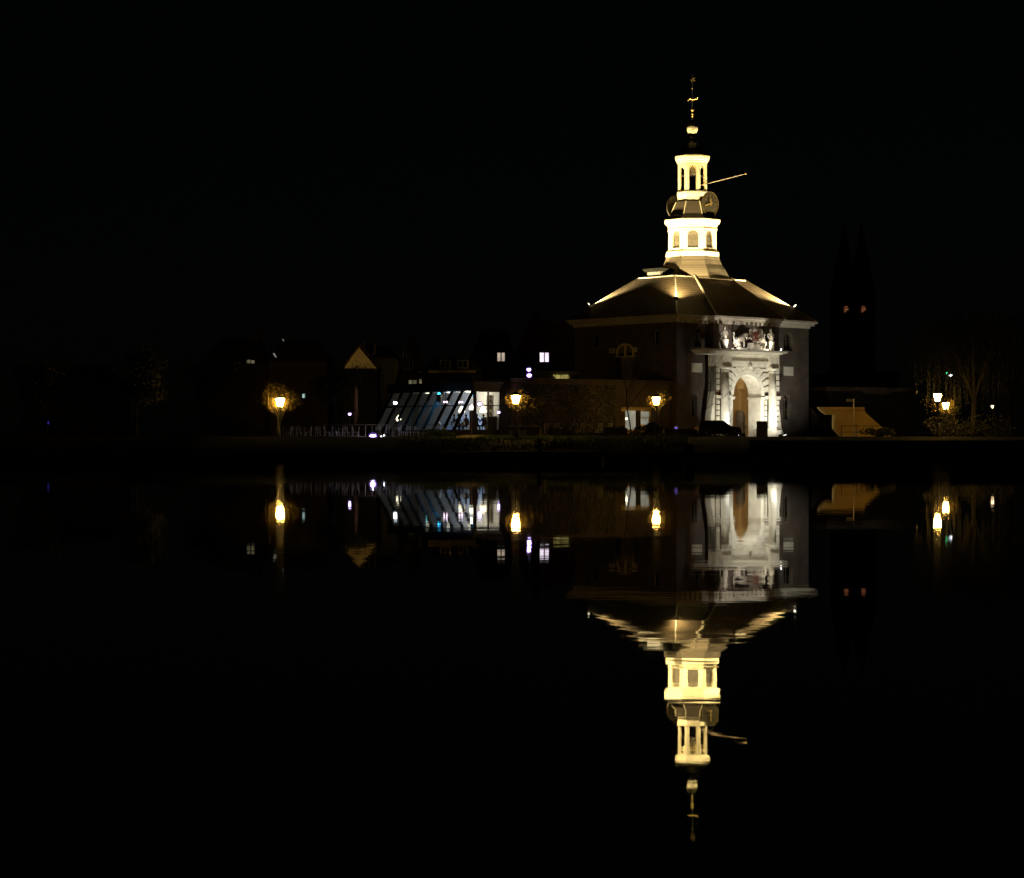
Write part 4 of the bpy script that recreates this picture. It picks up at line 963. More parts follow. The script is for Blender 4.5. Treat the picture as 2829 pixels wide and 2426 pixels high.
# ---- terrace left of cafe: fence, chairs, parasol
tf = thing('terrace_fence', 'low metal terrace fence with thin uprights and a rope rail', 'fence', (PX(900,197.5), 197.5, ZG))
m_ = MB(); random.seed(4); n = 26
for k in range(n):
    x_ = PX(765,197.5)+(PX(1235,197.5)-PX(765,197.5))*k/(n-1); m_.tube([(x_,197.5,ZG),(x_+random.uniform(-.06,.06),197.5,ZG+random.uniform(.9,1.05))], .022, 5)
m_.build('uprights', 'steel', tf, world=True)
m_ = MB(); m_.box(PX(760,197.5), PX(1240,197.5), 197.47, 197.53, ZG+1.06, ZG+1.1); m_.box(PX(760,197.5), PX(1240,197.5), 197.6, 197.9, ZG-.0, ZG+.09); m_.build('rail', 'wood', tf, world=True)
def chair_proto():
    t_ = thing('terrace_chair', 'metal terrace chair', 'chair')
    m_ = MB(); m_.box(-.22,.22,-.22,.22,.43,.46); m_.build('seat', 'white', t_)
    m_ = MB(); m_.tube([(-.21,.22,.46),(-.21,.27,.92),(.21,.27,.92),(.21,.22,.46)], .022, 5); m_.box(-.2,.2,.235,.255,.62,.66); m_.box(-.2,.2,.245,.265,.76,.80); m_.build('backrest', 'white', t_)
    for sx in (-.2,.2):
        for sy in (-.2,.21): m_ = MB(); m_.tube([(sx*1.1,sy*1.15,0),(sx,sy,.44)], .018, 5); m_.build('leg', 'white', t_)
    return t_
cp0 = chair_proto(); first = True
def put_chair(p_, rz, lab, grp):
    global first
    if first:
        first = False; cp0.location = p_; cp0.rotation_euler = (0,0,rz); cp0['label'] = lab; cp0['group'] = grp; return cp0
    return dup(cp0, p_, rz, lab, grp)
random.seed(21)
for k, px_ in enumerate(list(range(800, 1000, 26))+list(range(1046, 1240, 22))):
    d = 199+random.uniform(0,1.6); put_chair((PX(px_, d), d, ZG), random.uniform(0, 6.28), 'metal chair on the cafe terrace behind the thin fence', 'metal chairs on the cafe terrace')
for k, px_ in enumerate((835, 940, 1080, 1165)):
    t_ = thing('terrace_table', 'small round table among the terrace chairs', 'table', (PX(px_+6,200.2), 200.2, ZG), 0, 'round tables on the cafe terrace')
    m_ = MB(); m_.lathe([(.4,.72),(.4,.75)], 0, 0, 16); m_.build('tabletop', 'wood_pale', t_); m_ = MB(); m_.lathe([(.22,0),(.04,.05),(.03,.72)], 0, 0, 8); m_.build('leg', 'steel', t_)
pr = thing('folded_parasol', 'folded brown parasol standing on the terrace', 'parasol', (PX(982,199), 199, ZG))
m_ = MB(); m_.tube([(0,0,0),(0,0,PZ(1060,199)-ZG)], .035, 6); m_.build('pole', 'wood', pr)
zt2 = PZ(1066,199)-ZG; zb2 = PZ(1158,199)-ZG
m_ = MB(); m_.lathe([(.07,zb2-.3),(.16,zb2),(.24,zb2+.5),(.20,zb2+1.6),(.14,zt2-.3),(.03,zt2)], 0, 0, 9); m_.build('canopy', 'canvas', pr)
m_ = MB(); m_.lathe([(.4,0),(.4,.08),(.06,.12)], 0, 0, 12); m_.build('base', 'concrete', pr)
# lamp post of the terrace right (thin lit pole)
lp2 = single('marker_pole', (lambda b: (b.tube([(0,0,0),(0,0,2.2)], .04, 6), b.ball((0,0,2.25), .06, 8, 6), b)[2])(MB()), 'wood_pale', 'thin pale pole on the lawn in front of the cafe corner post', 'pole', (PX(1303,196), 196, ZG))
# steps on the lawn
for k in range(5):
    d = 186+k*1.6; m_ = MB(); m_.hexa([(-.8,-.6,-.3),(.8,-.6,-.3),(.8,.6,-.3),(-.8,.6,-.3),(-.76,-.56,.12),(.76,-.56,.12),(.76,.56,.12),(-.76,.56,.12)])
    zz = 1.78+.25*min(1,(d-183)/7)
    single('stone_step', m_, 'stone_dark', 'flat stone step of the stair crossing the lawn below the cafe', 'step', (PX(1278+k*9, d), d, zz), .3, 'stone steps across the lawn')
# white board
sg = thing('notice_board', 'low pale notice board standing on the lawn', 'sign', (PX(1379,180), 180, 1.6))
m_ = MB(); x0_, x1_ = PX(1361,180)-PX(1379,180), PX(1398,180)-PX(1379,180)
m_.box(x0_, x1_, -.03, .03, PZ(1242,180)-1.6, PZ(1222,180)-1.6); m_.build('board', 'plaque', sg)
for s_ in (x0_+.1, x1_-.1): m_ = MB(); m_.tube([(s_,.05,-.3),(s_,.05,PZ(1224,180)-1.6)], .03, 5); m_.build('post', 'steel', sg)

# ---- terrace in front of the low wing: planters, walls, seats
def planter(px_, d, w_, h_, label, m='concrete', flare=.25):
    t_ = thing('planter', label, 'planter', (PX(px_, d), d, ZG), 0, 'planters before the low wing')
    f = w_/2; m_ = MB(); m_.hexa([(-f+flare,-.5,0),(f-flare,-.5,0),(f-flare,.5,0),(-f+flare,.5,0),(-f,-.6,h_),(f,-.6,h_),(f,.6,h_),(-f,.6,h_)]); m_.build('box', m, t_)
    m_ = MB(); random.seed(int(px_))
    for k in range(120):
        x, y = random.uniform(-f+.1,f-.1), random.uniform(-.5,.5); l_ = random.uniform(.1,.35); a = random.uniform(0,6.28)
        m_.face([(x,y,h_),(x+.05*math.cos(a),y+.05*math.sin(a),h_),(x+.1*math.cos(a+1),y+.1*math.sin(a+1),h_+l_)])
    m_.build('plants', 'ivy', t_); return t_
planter(1548, 199, 2.4, .72, 'dark planter left of the flared pale planter', 'wood'); planter(1583, 199.5, 1.1, .75, 'flared pale concrete planter before the low wing', 'ochre_wall', .2)
planter(1700, 200, 2.1, .8, 'dark box planter beside the entrance', 'wood', .05); planter(1880, 201, 3.0, .7, 'long low brick planter left of the parked car', 'brick_dark', .02)
lwl = thing('low_wall', 'low concrete bench wall with pale top running before the low wing', 'wall', (PX(1450,201), 201, ZG))
m_ = MB(); m_.box(PX(1405,201), PX(1490,201), 201, 201.4, ZG, ZG+.95); m_.build('wall_body', 'brick_dark', lwl, world=True)
m_ = MB(); m_.box(PX(1404,201), PX(1492,201), 200.9, 201.5, ZG+.952, ZG+1.03); m_.build('coping', 'stone_dark', lwl, world=True)
lwl = thing('low_wall', 'U shaped low wall with pale lit step before the dark planter', 'wall', (PX(1515,200), 200, ZG))
m_ = MB(); m_.box(PX(1491,200), PX(1496,200), 199.4, 201, ZG, ZG+.75); m_.box(PX(1496.2,200), PX(1536,200), 199.4, 200.8, ZG, ZG+.18); m_.build('wall_body', 'ochre_wall', lwl, world=True)
lwl = thing('low_wall', 'pale step wall at the entrance behind the slender tree', 'wall', (PX(1740,200), 200, ZG))
m_ = MB(); m_.box(PX(1698,201), PX(1726,201), 201.0, 201.4, ZG, ZG+.85); m_.box(PX(1722,201), PX(1758,201), 200.2, 201.0, ZG, ZG+.2); m_.build('wall_body', 'ochre_wall', lwl, world=True)
for k, px_ in enumerate((1511, 1539, 1587, 1608, 1655, 1683)):
    put_chair((PX(px_,202.3), 202.3, ZG+.32), R(180)+.1*k, 'pale framed chair standing on the raised terrace before the low wing', 'framed chairs before the low wing')
rt = thing('raised_terrace', 'low raised deck before the low wing carrying framed chairs', 'deck', (PX(1600,203), 203, ZG))
m_ = MB(); m_.box(PX(1495,203), PX(1700,203), 201.8, 203.2, ZG+.02, ZG+.32); m_.build('deck', 'wood', rt, world=True)
for k, px_ in enumerate((1412, 1428, 1440, 1449)):
    m_ = MB(); m_.box(-.12,.12,-.12,.12,0,.55); m_.box(-.17,.17,-.17,.17,.552,.6); single('wooden_stool', m_, 'wood_pale', 'pale wooden stool before the concrete bench wall', 'stool', (PX(px_,199), 199, ZG), .3*k, 'wooden stools under the street lamp')

# ================================================================== STREET LAMPS
def lamp_proto(px_, py_, d, label, s=1.0, m='lamp'):
    p_ = P(px_, py_, d); t_ = thing('street_lamp', label, 'street lamp', (p_.x, p_.y, ZG-.05), 0, 'lantern street lamps')
    h = p_.z-t_.location.z
    m_ = MB(); m_.lathe([(.13,0),(.13,.5),(.08,.6),(.06,1.0),(.05,h-.6),(.09,h-.5),(.05,h-.42)], 0, 0, 10); m_.build('post', 'iron', t_, smooth=True)
    m_ = MB(); m_.lathe([(.16*s,-.30*s),(.30*s,.22*s),(.30*s,.24*s),(.16*s,.26*s)], 0, 0, 6); o_ = m_.build('lantern_glass', m, t_); o_.location = (0,0,h)
    m_ = MB(); m_.lathe([(.36*s,.262*s),(.3*s,.32*s),(.14*s,.46*s),(.05*s,.5*s),(.05*s,.6*s)], 0, 0, 6)
    m2 = MB(); m2.lathe([(.17*s,-.36*s),(.17*s,-.302*s)], 0, 0, 6); o2 = m2.build('lantern_foot', 'iron', t_); o2.location = (0,0,h)
    o_ = m_.build('lantern_cap', 'iron', t_); o_.location = (0,0,h)
    m_ = MB(); m_.tube([(-.3,0,h-.62),(.3,0,h-.62)], .02, 5); m_.build('ladder_bar', 'iron', t_)
    return t_
LAMPS = [(774,1111,244,'street lamp farthest left, behind bare twigs',1.5,'lamp_stronger'),(1425,1103,184,'street lamp beside the cafe and the brick pier',1.2),(1813,1107,204,'street lamp left of the gate, above the low wing entrance',1.2),
         (2590,1098,199,'nearer and higher of the two street lamps by the willow',1.15,'lamp_strong'),(2613,1121,256,'farther and lower of the two street lamps by the willow',1.25)]
for a in LAMPS: lamp_proto(*a)
lamp_proto(2742, 1124, 330, 'small dim street lamp far right', .8, 'lamp_pale')

# ================================================================== TREES
def tree(px_, d, h, cr, seed, label, leaf='leaf_ochre', nleaf=2500, name='street_tree', trunk_r=.12, lean=0, ls=.07, ztop=None, z0=None, squash=1.0, branch=3, cat='tree', group=None, halo=None):
    random.seed(seed); z0 = ZG if z0 is None else z0
    t_ = thing(name, label, cat, (PX(px_, d), d, z0), 0, group)
    m_ = MB(); ends = []
    def grow(p, dr_, L, r, lev):
        n = 3; pts = [p]; q_ = p.copy(); dd = dr_.copy()
        for k in range(n):
            dd = (dd+Vector((random.uniform(-.18,.18), random.uniform(-.18,.18), random.uniform(-.05,.14)))).normalized(); q_ = q_+dd*L/n; pts.append(q_.copy())
        m_.tube(pts, [r, r*.85, r*.7, r*.55], 5 if lev else 8, cap=False)
        if lev >= branch: ends.append(q_); ends.append(pts[2]); return
        for k in range(random.choice((3,4)) if lev else 5):
            a = random.uniform(0, 6.28); sp_ = random.uniform(.45,.95)
            nd = (dd*1.0+Vector((math.cos(a)*sp_, math.sin(a)*sp_, random.uniform(-.1,.3)*squash))).normalized()
            grow(pts[random.choice((2,3,3))] if lev else pts[3]*(.75+.25*random.random()) + pts[2]*0 if False else pts[random.choice((2,3,3))], nd, L*random.uniform(.5,.75), r*.5, lev+1)
    grow(Vector((0,0,-.1)), Vector((lean,0,1)).normalized(), h*.42, trunk_r, 0)
    f = MB(); 
    for k in range(nleaf):
        e_ = random.choice(ends); p_ = e_+Vector((random.gauss(0,cr*.16), random.gauss(0,cr*.16), random.gauss(0,cr*.14)))
        a = Vector((random.gauss(0,1),random.gauss(0,1),random.gauss(0,1))).normalized()*ls*random.uniform(.6,1.3); b = a.cross(Vector((random.gauss(0,1),random.gauss(0,1),random.gauss(0,1)))).normalized()*ls*.6
        f.face([p_-a, p_+b, p_+a, p_-b])
    if halo:  # leaf cloud and twigs added to imitate the glow round a lamp
        for k in range(halo[3]):
            p_ = Vector((halo[0]+random.gauss(0,halo[4]), halo[1]+abs(random.gauss(0,halo[4]*.6)), halo[2]+random.gauss(0,halo[4]))); a = Vector((random.gauss(0,1),random.gauss(0,1),random.gauss(0,1))).normalized()*.04*random.uniform(.6,1.4); b = a.cross(Vector((random.gauss(0,1),random.gauss(0,1),random.gauss(0,1)))).normalized()*.022
            f.face([p_-a, p_+b, p_+a, p_-b])
            if k % 14 == 0: m_.tube([Vector((0,0,1.2+random.random())), p_*.6+Vector((0,0,.9)), p_], [.012,.009,.004], 3, cap=False)
    m_.build('trunk', 'bark', t_)
    f.build('crown', leaf, t_); return t_
tree(775, 247.5, 6.0, 3.4, 1, 'tree with leaves and twigs added as a glow around the farthest left street lamp', nleaf=500, branch=3, ls=.08, halo=(0,-3.2,4.0,650,.6))
tree(1430, 184.9, 4.3, 1.7, 2, 'slender tree with added leaf halo behind the street lamp by the cafe', halo=(-.16,-.7,3.05,450,.36), nleaf=300, trunk_r=.06, ls=.06)
tree(1817, 204.9, 4.7, 1.8, 6, 'slender tree with added leaf halo behind the street lamp left of the gate', halo=(-.13,-.6,3.35,450,.38), nleaf=300, trunk_r=.06, ls=.06)
tree(1744, 199, 9.5, 1.8, 4, 'thin young tree with bare trunk before the low wing entrance', nleaf=500, trunk_r=.07, leaf='leaf', ls=.06)
tree(1945, 204, 9.5, 1.6, 9, 'thin young tree standing left of the portal', nleaf=90, trunk_r=.045, leaf='leaf', ls=.06)
tree(2622, 257.5, 6.4, 2.3, 12, 'leafy tree with added leaf halo behind the farther willow-side street lamp', halo=(-.35,-1.2,3.8,900,.7), nleaf=500, ls=.09)
tree(560, 215, 7.5, 3.6, 13, 'rounded dark tree left of the farthest left street lamp', leaf='leaf', nleaf=6500, ls=.11)
tree(380, 240, 9, 4, 14, 'large dark tree at the far left of the shore', leaf='leaf', nleaf=6500, ls=.12)
tree(940, 206, 7.0, 2.4, 15, 'narrow dark tree left of the folded parasol', leaf='leaf', nleaf=4500, ls=.09)
tree(130, 230, 8, 4, 16, 'dark tree at the left edge of the picture', leaf='leaf', nleaf=5000, ls=.12)
# willow on the right
def willow(px_, d, h, seed, label, n=230):
    random.seed(seed); t_ = thing('willow_tree', label, 'tree', (PX(px_,d), d, ZG), 0, 'willows on the right bank')
    m_ = MB(); tips = []
    for k in range(7):
        a = k*.9; pts = [Vector((0,0,0)), Vector((.1,0,h*.3)), Vector((math.cos(a)*h*.14, math.sin(a)*h*.14, h*.6)), Vector((math.cos(a)*h*.28, math.sin(a)*h*.28, h*.85)), Vector((math.cos(a)*h*.36, math.sin(a)*h*.36, h*.88))]
        m_.tube(pts, [.3,.2,.1,.05,.02], 7); tips += [pts[2]*.5+pts[3]*.5, pts[3], pts[4]]
    m_.build('trunk', 'bark', t_)
    f = MB(); tw = MB()
    for k in range(n):
        s_ = random.choice(tips)+Vector((random.gauss(0,h*.09),random.gauss(0,h*.09),random.gauss(h*.04,h*.05))); L = random.uniform(h*.2,h*.62)
        L = min(L, s_.z-.8); dx_ = random.uniform(-.5,.5); pts = [s_+Vector((dx_*(t/5)**.5, 0, -L*t/5)) for t in range(6)]
        tw.tube(pts, .012, 3, cap=False)
        for j in range(int(L*5)):
            t = random.random(); p_ = s_+Vector((dx_*t**.5+random.gauss(0,.08), random.gauss(0,.08), -L*t)); ll = random.uniform(.1,.2)
            sx = random.uniform(-.05,.05); f.face([p_, p_+Vector((.03,.01,-ll*.5)), p_+Vector((sx,0,-ll)), p_+Vector((-.03,-.01,-ll*.5))])
    tw.build('twigs', 'bark', t_); f.build('crown', 'leaf_willow', t_); return t_
willow(2688, 203, 11.5, 31, 'weeping willow hanging over the pair of street lamps', 300); willow(2790, 214, 13, 32, 'larger weeping willow at the right edge')
# clipped dark shrub mass beside the entrance and other bushes
def bush(px_, d, w_, h_, seed, label, leaf='ivy', n=1800, z0=None, ls=.07):
    random.seed(seed); t_ = thing('bush', label, 'bush', (PX(px_,d), d, ZG if z0 is None else z0))
    f = MB(); 
    cl = [(random.uniform(-.35,.35)*w_, random.uniform(-.3,.3)*w_, random.uniform(.25,.7)*h_, random.uniform(.22,.38)) for k in range(9)]
    for k in range(n):
        c_ = random.choice(cl); v = Vector((random.gauss(0,1),random.gauss(0,1),random.gauss(0,1))).normalized()*random.uniform(.75,1.05)
        p_ = Vector((c_[0]+v.x*c_[3]*w_*.7, c_[1]+v.y*c_[3]*w_*.7, max(.03, c_[2]+v.z*c_[3]*h_)))
        a = Vector((random.gauss(0,1),random.gauss(0,1),random.gauss(0,1))).normalized()*ls; b = a.cross(Vector((random.gauss(0,1),random.gauss(0,1),1))).normalized()*ls*.6
        f.face([p_-a, p_+b, p_+a, p_-b])
    f.build('foliage', leaf, t_); m_ = MB()
    for c_ in cl: m_.tube([(0,0,-.05),(c_[0]*.5,c_[1]*.5,c_[2]*.5),(c_[0],c_[1],c_[2])], [.05,.04,.02], 5)
    m_.build('stems', 'bark', t_); return t_
bush(1790, 200, 2.7, 1.5, 41, 'dark rounded bush before the lit entrance windows', n=2600)
bush(2425, 197, 3.2, .9, 42, 'low bush under the railing before the ochre abutment')
bush(1215, 189, 2.6, .8, 43, 'grassy green bush beside the lawn steps', 'blade', 1400, 1.95)
bush(640, 205, 6, 2.6, 44, 'wide dark bush left of the terrace', 'leaf', 2600, None, .1); bush(2680, 200, 9, 2.2, 45, 'tall reeds and bushes behind the railing under the willow', 'leaf', 2600, None, .09)
for k, (px_, d, w_, h_, lf_) in enumerate(((1490,201.6,5,4.2,''),(1600,203.7,5.5,4.6,''))): pass
# ivy hanging on the low wing
iv = MB(); random.seed(50)
for k in range(5200):
    x_ = random.uniform(WX(1440), WX(1700)); z_ = random.uniform(.4, zt_-.4); 
    if random.random() > .35+.6*math.sin(x_*.7)**2*(z_/zt_): continue
    p_ = Vector(WG(x_, -.06-random.random()*.1, z_)); a = Vector((random.gauss(0,1),random.gauss(0,.3),random.gauss(0,1))).normalized()*.09; b = Vector((a.z, .02, -a.x))*.7
    iv.face([p_-a, p_+b, p_+a, p_-b])
single('ivy', iv, 'ivy', 'ivy climbing over the brick wall of the low wing', 'ivy', WG(WX(1570),0,0), world=True)
# grass blades on the lawn
gb = MB(); random.seed(60)
for k in range(15000):
    px_ = random.uniform(1100, 1900); d = random.uniform(165, 194)
    zz = None
    for (d0, za), (d1, zb_) in zip(prof, prof[1:]):
        if d0 <= d <= d1: zz = za+(zb_-za)*(d-d0)/(d1-d0)
    x_ = PX(px_, d); h_ = random.uniform(.08,.26); a = random.uniform(0, 3.14)
    gb.face([(x_-.03*math.cos(a), d-.03*math.sin(a), zz-.04), (x_+.03*math.cos(a), d+.03*math.sin(a), zz-.04), (x_+random.uniform(-.08,.08), d, zz+h_)])
tag(gb.build('grass', 'blade'), 'short dim green grass on the bank', 'grass', kind='stuff')

# ================================================================== CAR, BICYCLES, BITS BEFORE THE GATE
def car(px0_, px1_, d, label):
    Lc = 3.95; cxp = (px0_+px1_)/2; rz = R(8)
    t_ = thing('parked_car', label, 'car', (PX(cxp,d), d, ZG+.02), rz)
    # profile (x, z): rear at -x, nose at +x
    prof_ = [(-1.95,.35),(-1.97,.75),(-1.9,1.0),(-1.72,1.42),(-1.5,1.5),(.35,1.5),(.55,1.44),(1.05,1.02),(1.75,.9),(1.95,.75),(1.97,.35)]
    m_ = MB(); n = len(prof_); i0 = 0
    secs = []
    for y, sx, sz in ((-.84,.97,.0),(-.86,1,.0),(.86,1,.0),(.84,.97,0)):
        pass
    low = [(-1.95,.30),(-1.99,.7),(-1.93,.98),(-1.0,1.0),(1.02,1.0),(1.78,.88),(1.98,.70),(1.98,.32),(1.5,.26),(-1.5,.26)]
    m_.prism(low, -.84, .84)
    cab0 = [(-1.92,.985),(-1.72,1.44),(.42,1.44),(1.0,.985)]
    # cabin tapered
    def cab(mb, ins, z1, y0, y1): pass
    b = [(-1.9,-.80,.985),(1.02,-.80,.985),(1.02,.80,.985),(-1.9,.80,.985),(-1.66,-.62,1.47),(.40,-.62,1.47),(.40,.62,1.47),(-1.66,.62,1.47)]
    m_.hexa(b); m_.box(-1.6,.36,-.58,.58,1.472,1.50); m_.build('body', 'carpaint', t_)
    w_ = MB()
    def sidewin(x0, x1, xt0, xt1):
        for s_ in (-1, 1):
            def Y(z): return s_*(.80-.18*(z-.985)/.485+.004)
            w_.face([(x0,Y(1.03),1.03),(x1,Y(1.03),1.03),(xt1,Y(1.41),1.41),(xt0,Y(1.41),1.41)])
    sidewin(-1.7,-.95,-1.55,-.95); sidewin(-.88,-.02,-.88,-.02); sidewin(.05,.85,.05,.42)
    w_.build('side_window', 'darkglass', t_)
    w_ = MB(); w_.face([(.99,-.7,1.02),(.99,.7,1.02),(.45,.56,1.43),(.45,-.56,1.43)]); w_.face([(-1.885,-.7,1.02),(-1.885,.7,1.02),(-1.68,.56,1.43),(-1.68,-.56,1.43)])
    w_.v = [(x+(.01 if x > 0 else -.01), y, z+.01) for x, y, z in w_.v]; w_.build('windscreen', 'darkglass', t_)
    for sx in (-1.25, 1.28):
        for sy in (-1, 1):
            wh = MB(); wh.lathe([(.22,-.1),(.31,-.09),(.32,0),(.31,.09),(.22,.1)], 0, 0, 20)
            wo = wh.build('wheel', 'rubber', t_, T=lambda x, y, z, sx=sx, sy=sy: (sx+x, sy*.78+z, .31+y))
            rm = MB(); rm.lathe([(.21,.0),(.2,.02)], 0, 0, 16)
            for k in range(7): a = k*2*math.pi/7; rm.tube([(0,0,.04),(.2*math.cos(a),.2*math.sin(a),.04)], .022, 5)
            rm.lathe([(.05,.03),(.05,.06)], 0, 0, 8)
            rm.build('rim', 'steel', wo, T=lambda x, y, z, sx=sx, sy=sy: (sx+x, sy*(.80+z+.06), .31+y))
    for sy in (-1, 1):
        m_ = MB(); m_.box(1.97, 2.0, sy*.62-.14, sy*.62+.14, .62, .76); m_.build('headlight', 'white', t_)
        m_ = MB(); m_.box(-2.01, -1.985, sy*.7-.08, sy*.7+.08, .62, .88); m_.build('tail_light', 'red', t_)
        m_ = MB(); m_.box(.72, .86, sy*.82, sy*.98, 1.0, 1.12); m_.build('wing_mirror', 'carpaint', t_)
        m_ = MB(); m_.box(-.35, -.2, min(sy*.84, sy*.86), max(sy*.84, sy*.86), .86, .89); m_.build('door_handle', 'steel', t_)
    return t_
car(1925, 2042, 204.0, 'dark hatchback parked before the left portal column')
def bicycle(px_, d, rz, label):
    t_ = thing('bicycle', label, 'bicycle', (PX(px_,d), d, ZG+.02), rz, 'bicycles parked before the gate')
    for nm, x_ in (('wheel', -.52), ('wheel', .54)):
        w_ = MB(); n = 20; w_.tube([(x_+.33*math.cos(2*math.pi*k/n), 0, .34+.33*math.sin(2*math.pi*k/n)) for k in range(n+1)], .018, 5)
        for k in range(8): a = k*math.pi/4; w_.tube([(x_,0,.34),(x_+.32*math.cos(a),0,.34+.32*math.sin(a))], .004, 3)
        w_.build(nm, 'steel', t_)
    m_ = MB(); m_.tube([(-.52,0,.34),(-.05,0,.3),(.4,0,.78),(-.18,0,.78),(-.05,0,.3)], .016, 5); m_.tube([(-.52,0,.34),(-.18,0,.78),(-.22,0,.9)], .013, 5); m_.tube([(.54,0,.34),(.4,0,.78),(.36,0,1.0)], .016, 5); m_.build('frame', 'steel', t_)
    m_ = MB(); m_.tube([(.2,-.26,1.02),(.38,-.2,1.03),(.38,.2,1.03),(.2,.26,1.02)], .013, 5); m_.build('handlebar', 'iron', t_)
    m_ = MB(); m_.box(-.36,-.1,-.07,.07,.9,.95); m_.build('saddle', 'rubber', t_)
bicycle(2068, 206.5, R(8), 'bicycle with pale frame beside the car bonnet'); bicycle(2100, 207.5, R(40), 'bicycle leaning between the passage and the dark board'); bicycle(2365, 197.3, R(70), 'bicycle parked against the sign post by the railing')
cb = thing('notice_case', 'dark square notice case on a stone foot before the right portal pier', 'notice case', (PX(2105,202.5), 202.5, ZG))
m_ = MB(); m_.box(-.48,.48,-.08,.08,.75,1.45); m_.build('case', 'wood', cb); m_ = MB(); m_.box(-.5,.5,-.25,.25,0,.748); m_.build('foot', 'stone_joint', cb)
vd = thing('display_post', 'small violet lit display on a dark post left of the gate corner', 'display', (PX(1868,204), 204, ZG))
m_ = MB(); m_.tube([(0,0,0),(0,0,PZ(1187,204)-ZG)], .04, 6); m_.build('post', 'iron', vd)
m_ = MB(); m_.box(-.17,.17,-.05,.05,PZ(1189,204)-ZG,PZ(1177,204)-ZG); m_.build('display_case', 'steel', vd)
m_ = MB(); m_.box(-.11,.11,-.06,-.052,PZ(1187,204)-ZG,PZ(1180,204)-ZG); m_.build('screen', 'violet', vd)
# low hedge in front
hg = thing('hedge', 'low dark clipped hedge between the lawn and the paving', 'hedge', (PX(1790,195.6), 195.6, ZG-.05))
m_ = MB(); random.seed(70)
for k in range(4200):
    x_ = random.uniform(PX(1535,195.6), PX(2060,195.6)); p_ = Vector((x_, 195.6+random.uniform(-.35,.35), ZG-.05+random.uniform(0,.38))); a = Vector((random.gauss(0,1),random.gauss(0,1),random.gauss(0,1))).normalized()*.07; b = a.cross(Vector((0,.3,1))).normalized()*.05
    m_.face([p_-a,p_+b,p_+a,p_-b])
m_.build('foliage', 'ivy', hg, world=True)
# mooring posts
for px_, ytop, d, r_, lab, ht in ((1903, 1228, 157.2, .38, 'thick dark mooring post rising from the water before the quay', None), (1490, 1211, 163.8, .13, 'thin dark post standing at the bank edge below the low wing', None), (1427, 1190, 183.4, .1, 'dark bollard post on the lawn', None)):
    zt3 = PZ(ytop, d); z0_ = -1.0 if d < 163 else (.7 if d < 170 else 1.7)
    m_ = MB(); m_.lathe([(r_,0),(r_,zt3-z0_-.1),(r_*.8,zt3-z0_)], 0, 0, 14); m_.lathe([(r_*1.06,zt3-z0_-.4),(r_*1.06,zt3-z0_-.28)], 0, 0, 14)
    single('mooring_post' if r_ > .12 else 'bollard', m_, 'wood', lab, 'post', (PX(px_,d), d, z0_))

# ================================================================== RIGHT SIDE: ABUTMENT, RAILING, SIGN
def r7(x, y): return 2200+.30357*x, 780+.30357*y
ab = thing('bridge_abutment', 'ochre concrete abutment with slanted edge right of the gate', 'abutment', (PX(2370,214), 214, ZG))
def PP(x, y, d): a_, b__ = r7(x, y); return P(a_, b__, d)
def slab(name, pts, d, th, m, parent):
    m_ = MB(); i = len(pts); A_ = [PP(x, y, d) for x, y in pts]; B_ = [p_+Vector((0,th,0)) for p_ in A_]
    m_.face(A_); m_.face(list(reversed(B_)))
    for k in range(i): m_.face([A_[k], B_[k], B_[(k+1)%i], A_[(k+1)%i]])
    return m_.build(name, m, parent, world=True)
slab('wing_wall', [(345,1205),(640,1195),(900,1425),(430,1425),(345,1330)], 214, 1.5, 'ochre_wall', ab)
slab('coping', [(200,1135),(620,1135),(622,1166),(225,1166)], 213.6, 1.2, 'ochre_wall', ab)
slab('shaded_recess', [(230,1168),(618,1168),(640,1194),(345,1204),(280,1204)], 214.3, 1.5, 'ochre_wall', ab)
rw = thing('rampart_wall', 'old rampart wall behind the abutment, its lit top strip built as paler brick', 'wall', (PX(2420,232), 232, ZG))
slab('wall_body', [(-200,962),(1080,965),(1080,1430),(-200,1430)], 232, 2, 'shade_brick', rw)
slab('lit_strip_coping', [(110,948),(460,952),(1050,962),(1050,992),(880,996),(840,1022),(620,1012),(590,985),(470,992),(110,985)], 231.8, .19, 'brick_dark', rw)  # lit strip along the wall top drawn as a paler brick slab
sgp = thing('sign_post', 'thin post with a small pale sign before the ochre abutment', 'sign', (PX(2358,200), 200, ZG))
m_ = MB(); m_.tube([(0,0,0),(0,0,PZ(r7(0,1060)[1],200)-ZG)], .04, 6); m_.build('post', 'steel', sgp)
m_ = MB(); x_ = PX(r7(455,0)[0],200)-PX(2358,200); m_.box(x_, -.05, -.02,.02, PZ(r7(0,1086)[1],200)-ZG, PZ(r7(0,1062)[1],200)-ZG); m_.build('sign_plate', 'white', sgp)
rtw = thing('retaining_wall', 'dark brick retaining wall dropping to the water right of the mooring post', 'wall', (PX(2450,163.3), 163.3, .4))
m_ = MB(); m_.box(PX(2075,163.4), PX(2990,163.4), 163.4, 164.1, -.6, 1.56); m_.build('wall_body', 'shade_brick', rtw, world=True)
m_ = MB(); m_.box(PX(2073,163.3), PX(2992,163.3), 163.25, 164.2, 1.563, 1.62); m_.build('coping', 'shade_brick', rtw, world=True)
rg = thing('quay_railing', 'thin iron railing with two rails along the right quay', 'railing', (PX(2580,196), 196, ZG))
dR = 196.0
for k in range(13): px_ = 2325+k*42.5; m_ = MB(); m_.tube([(PX(px_,dR),dR,ZG-.1),(PX(px_,dR),dR,ZG+.98)], .028, 5); m_.build('post', 'iron', rg, world=True)
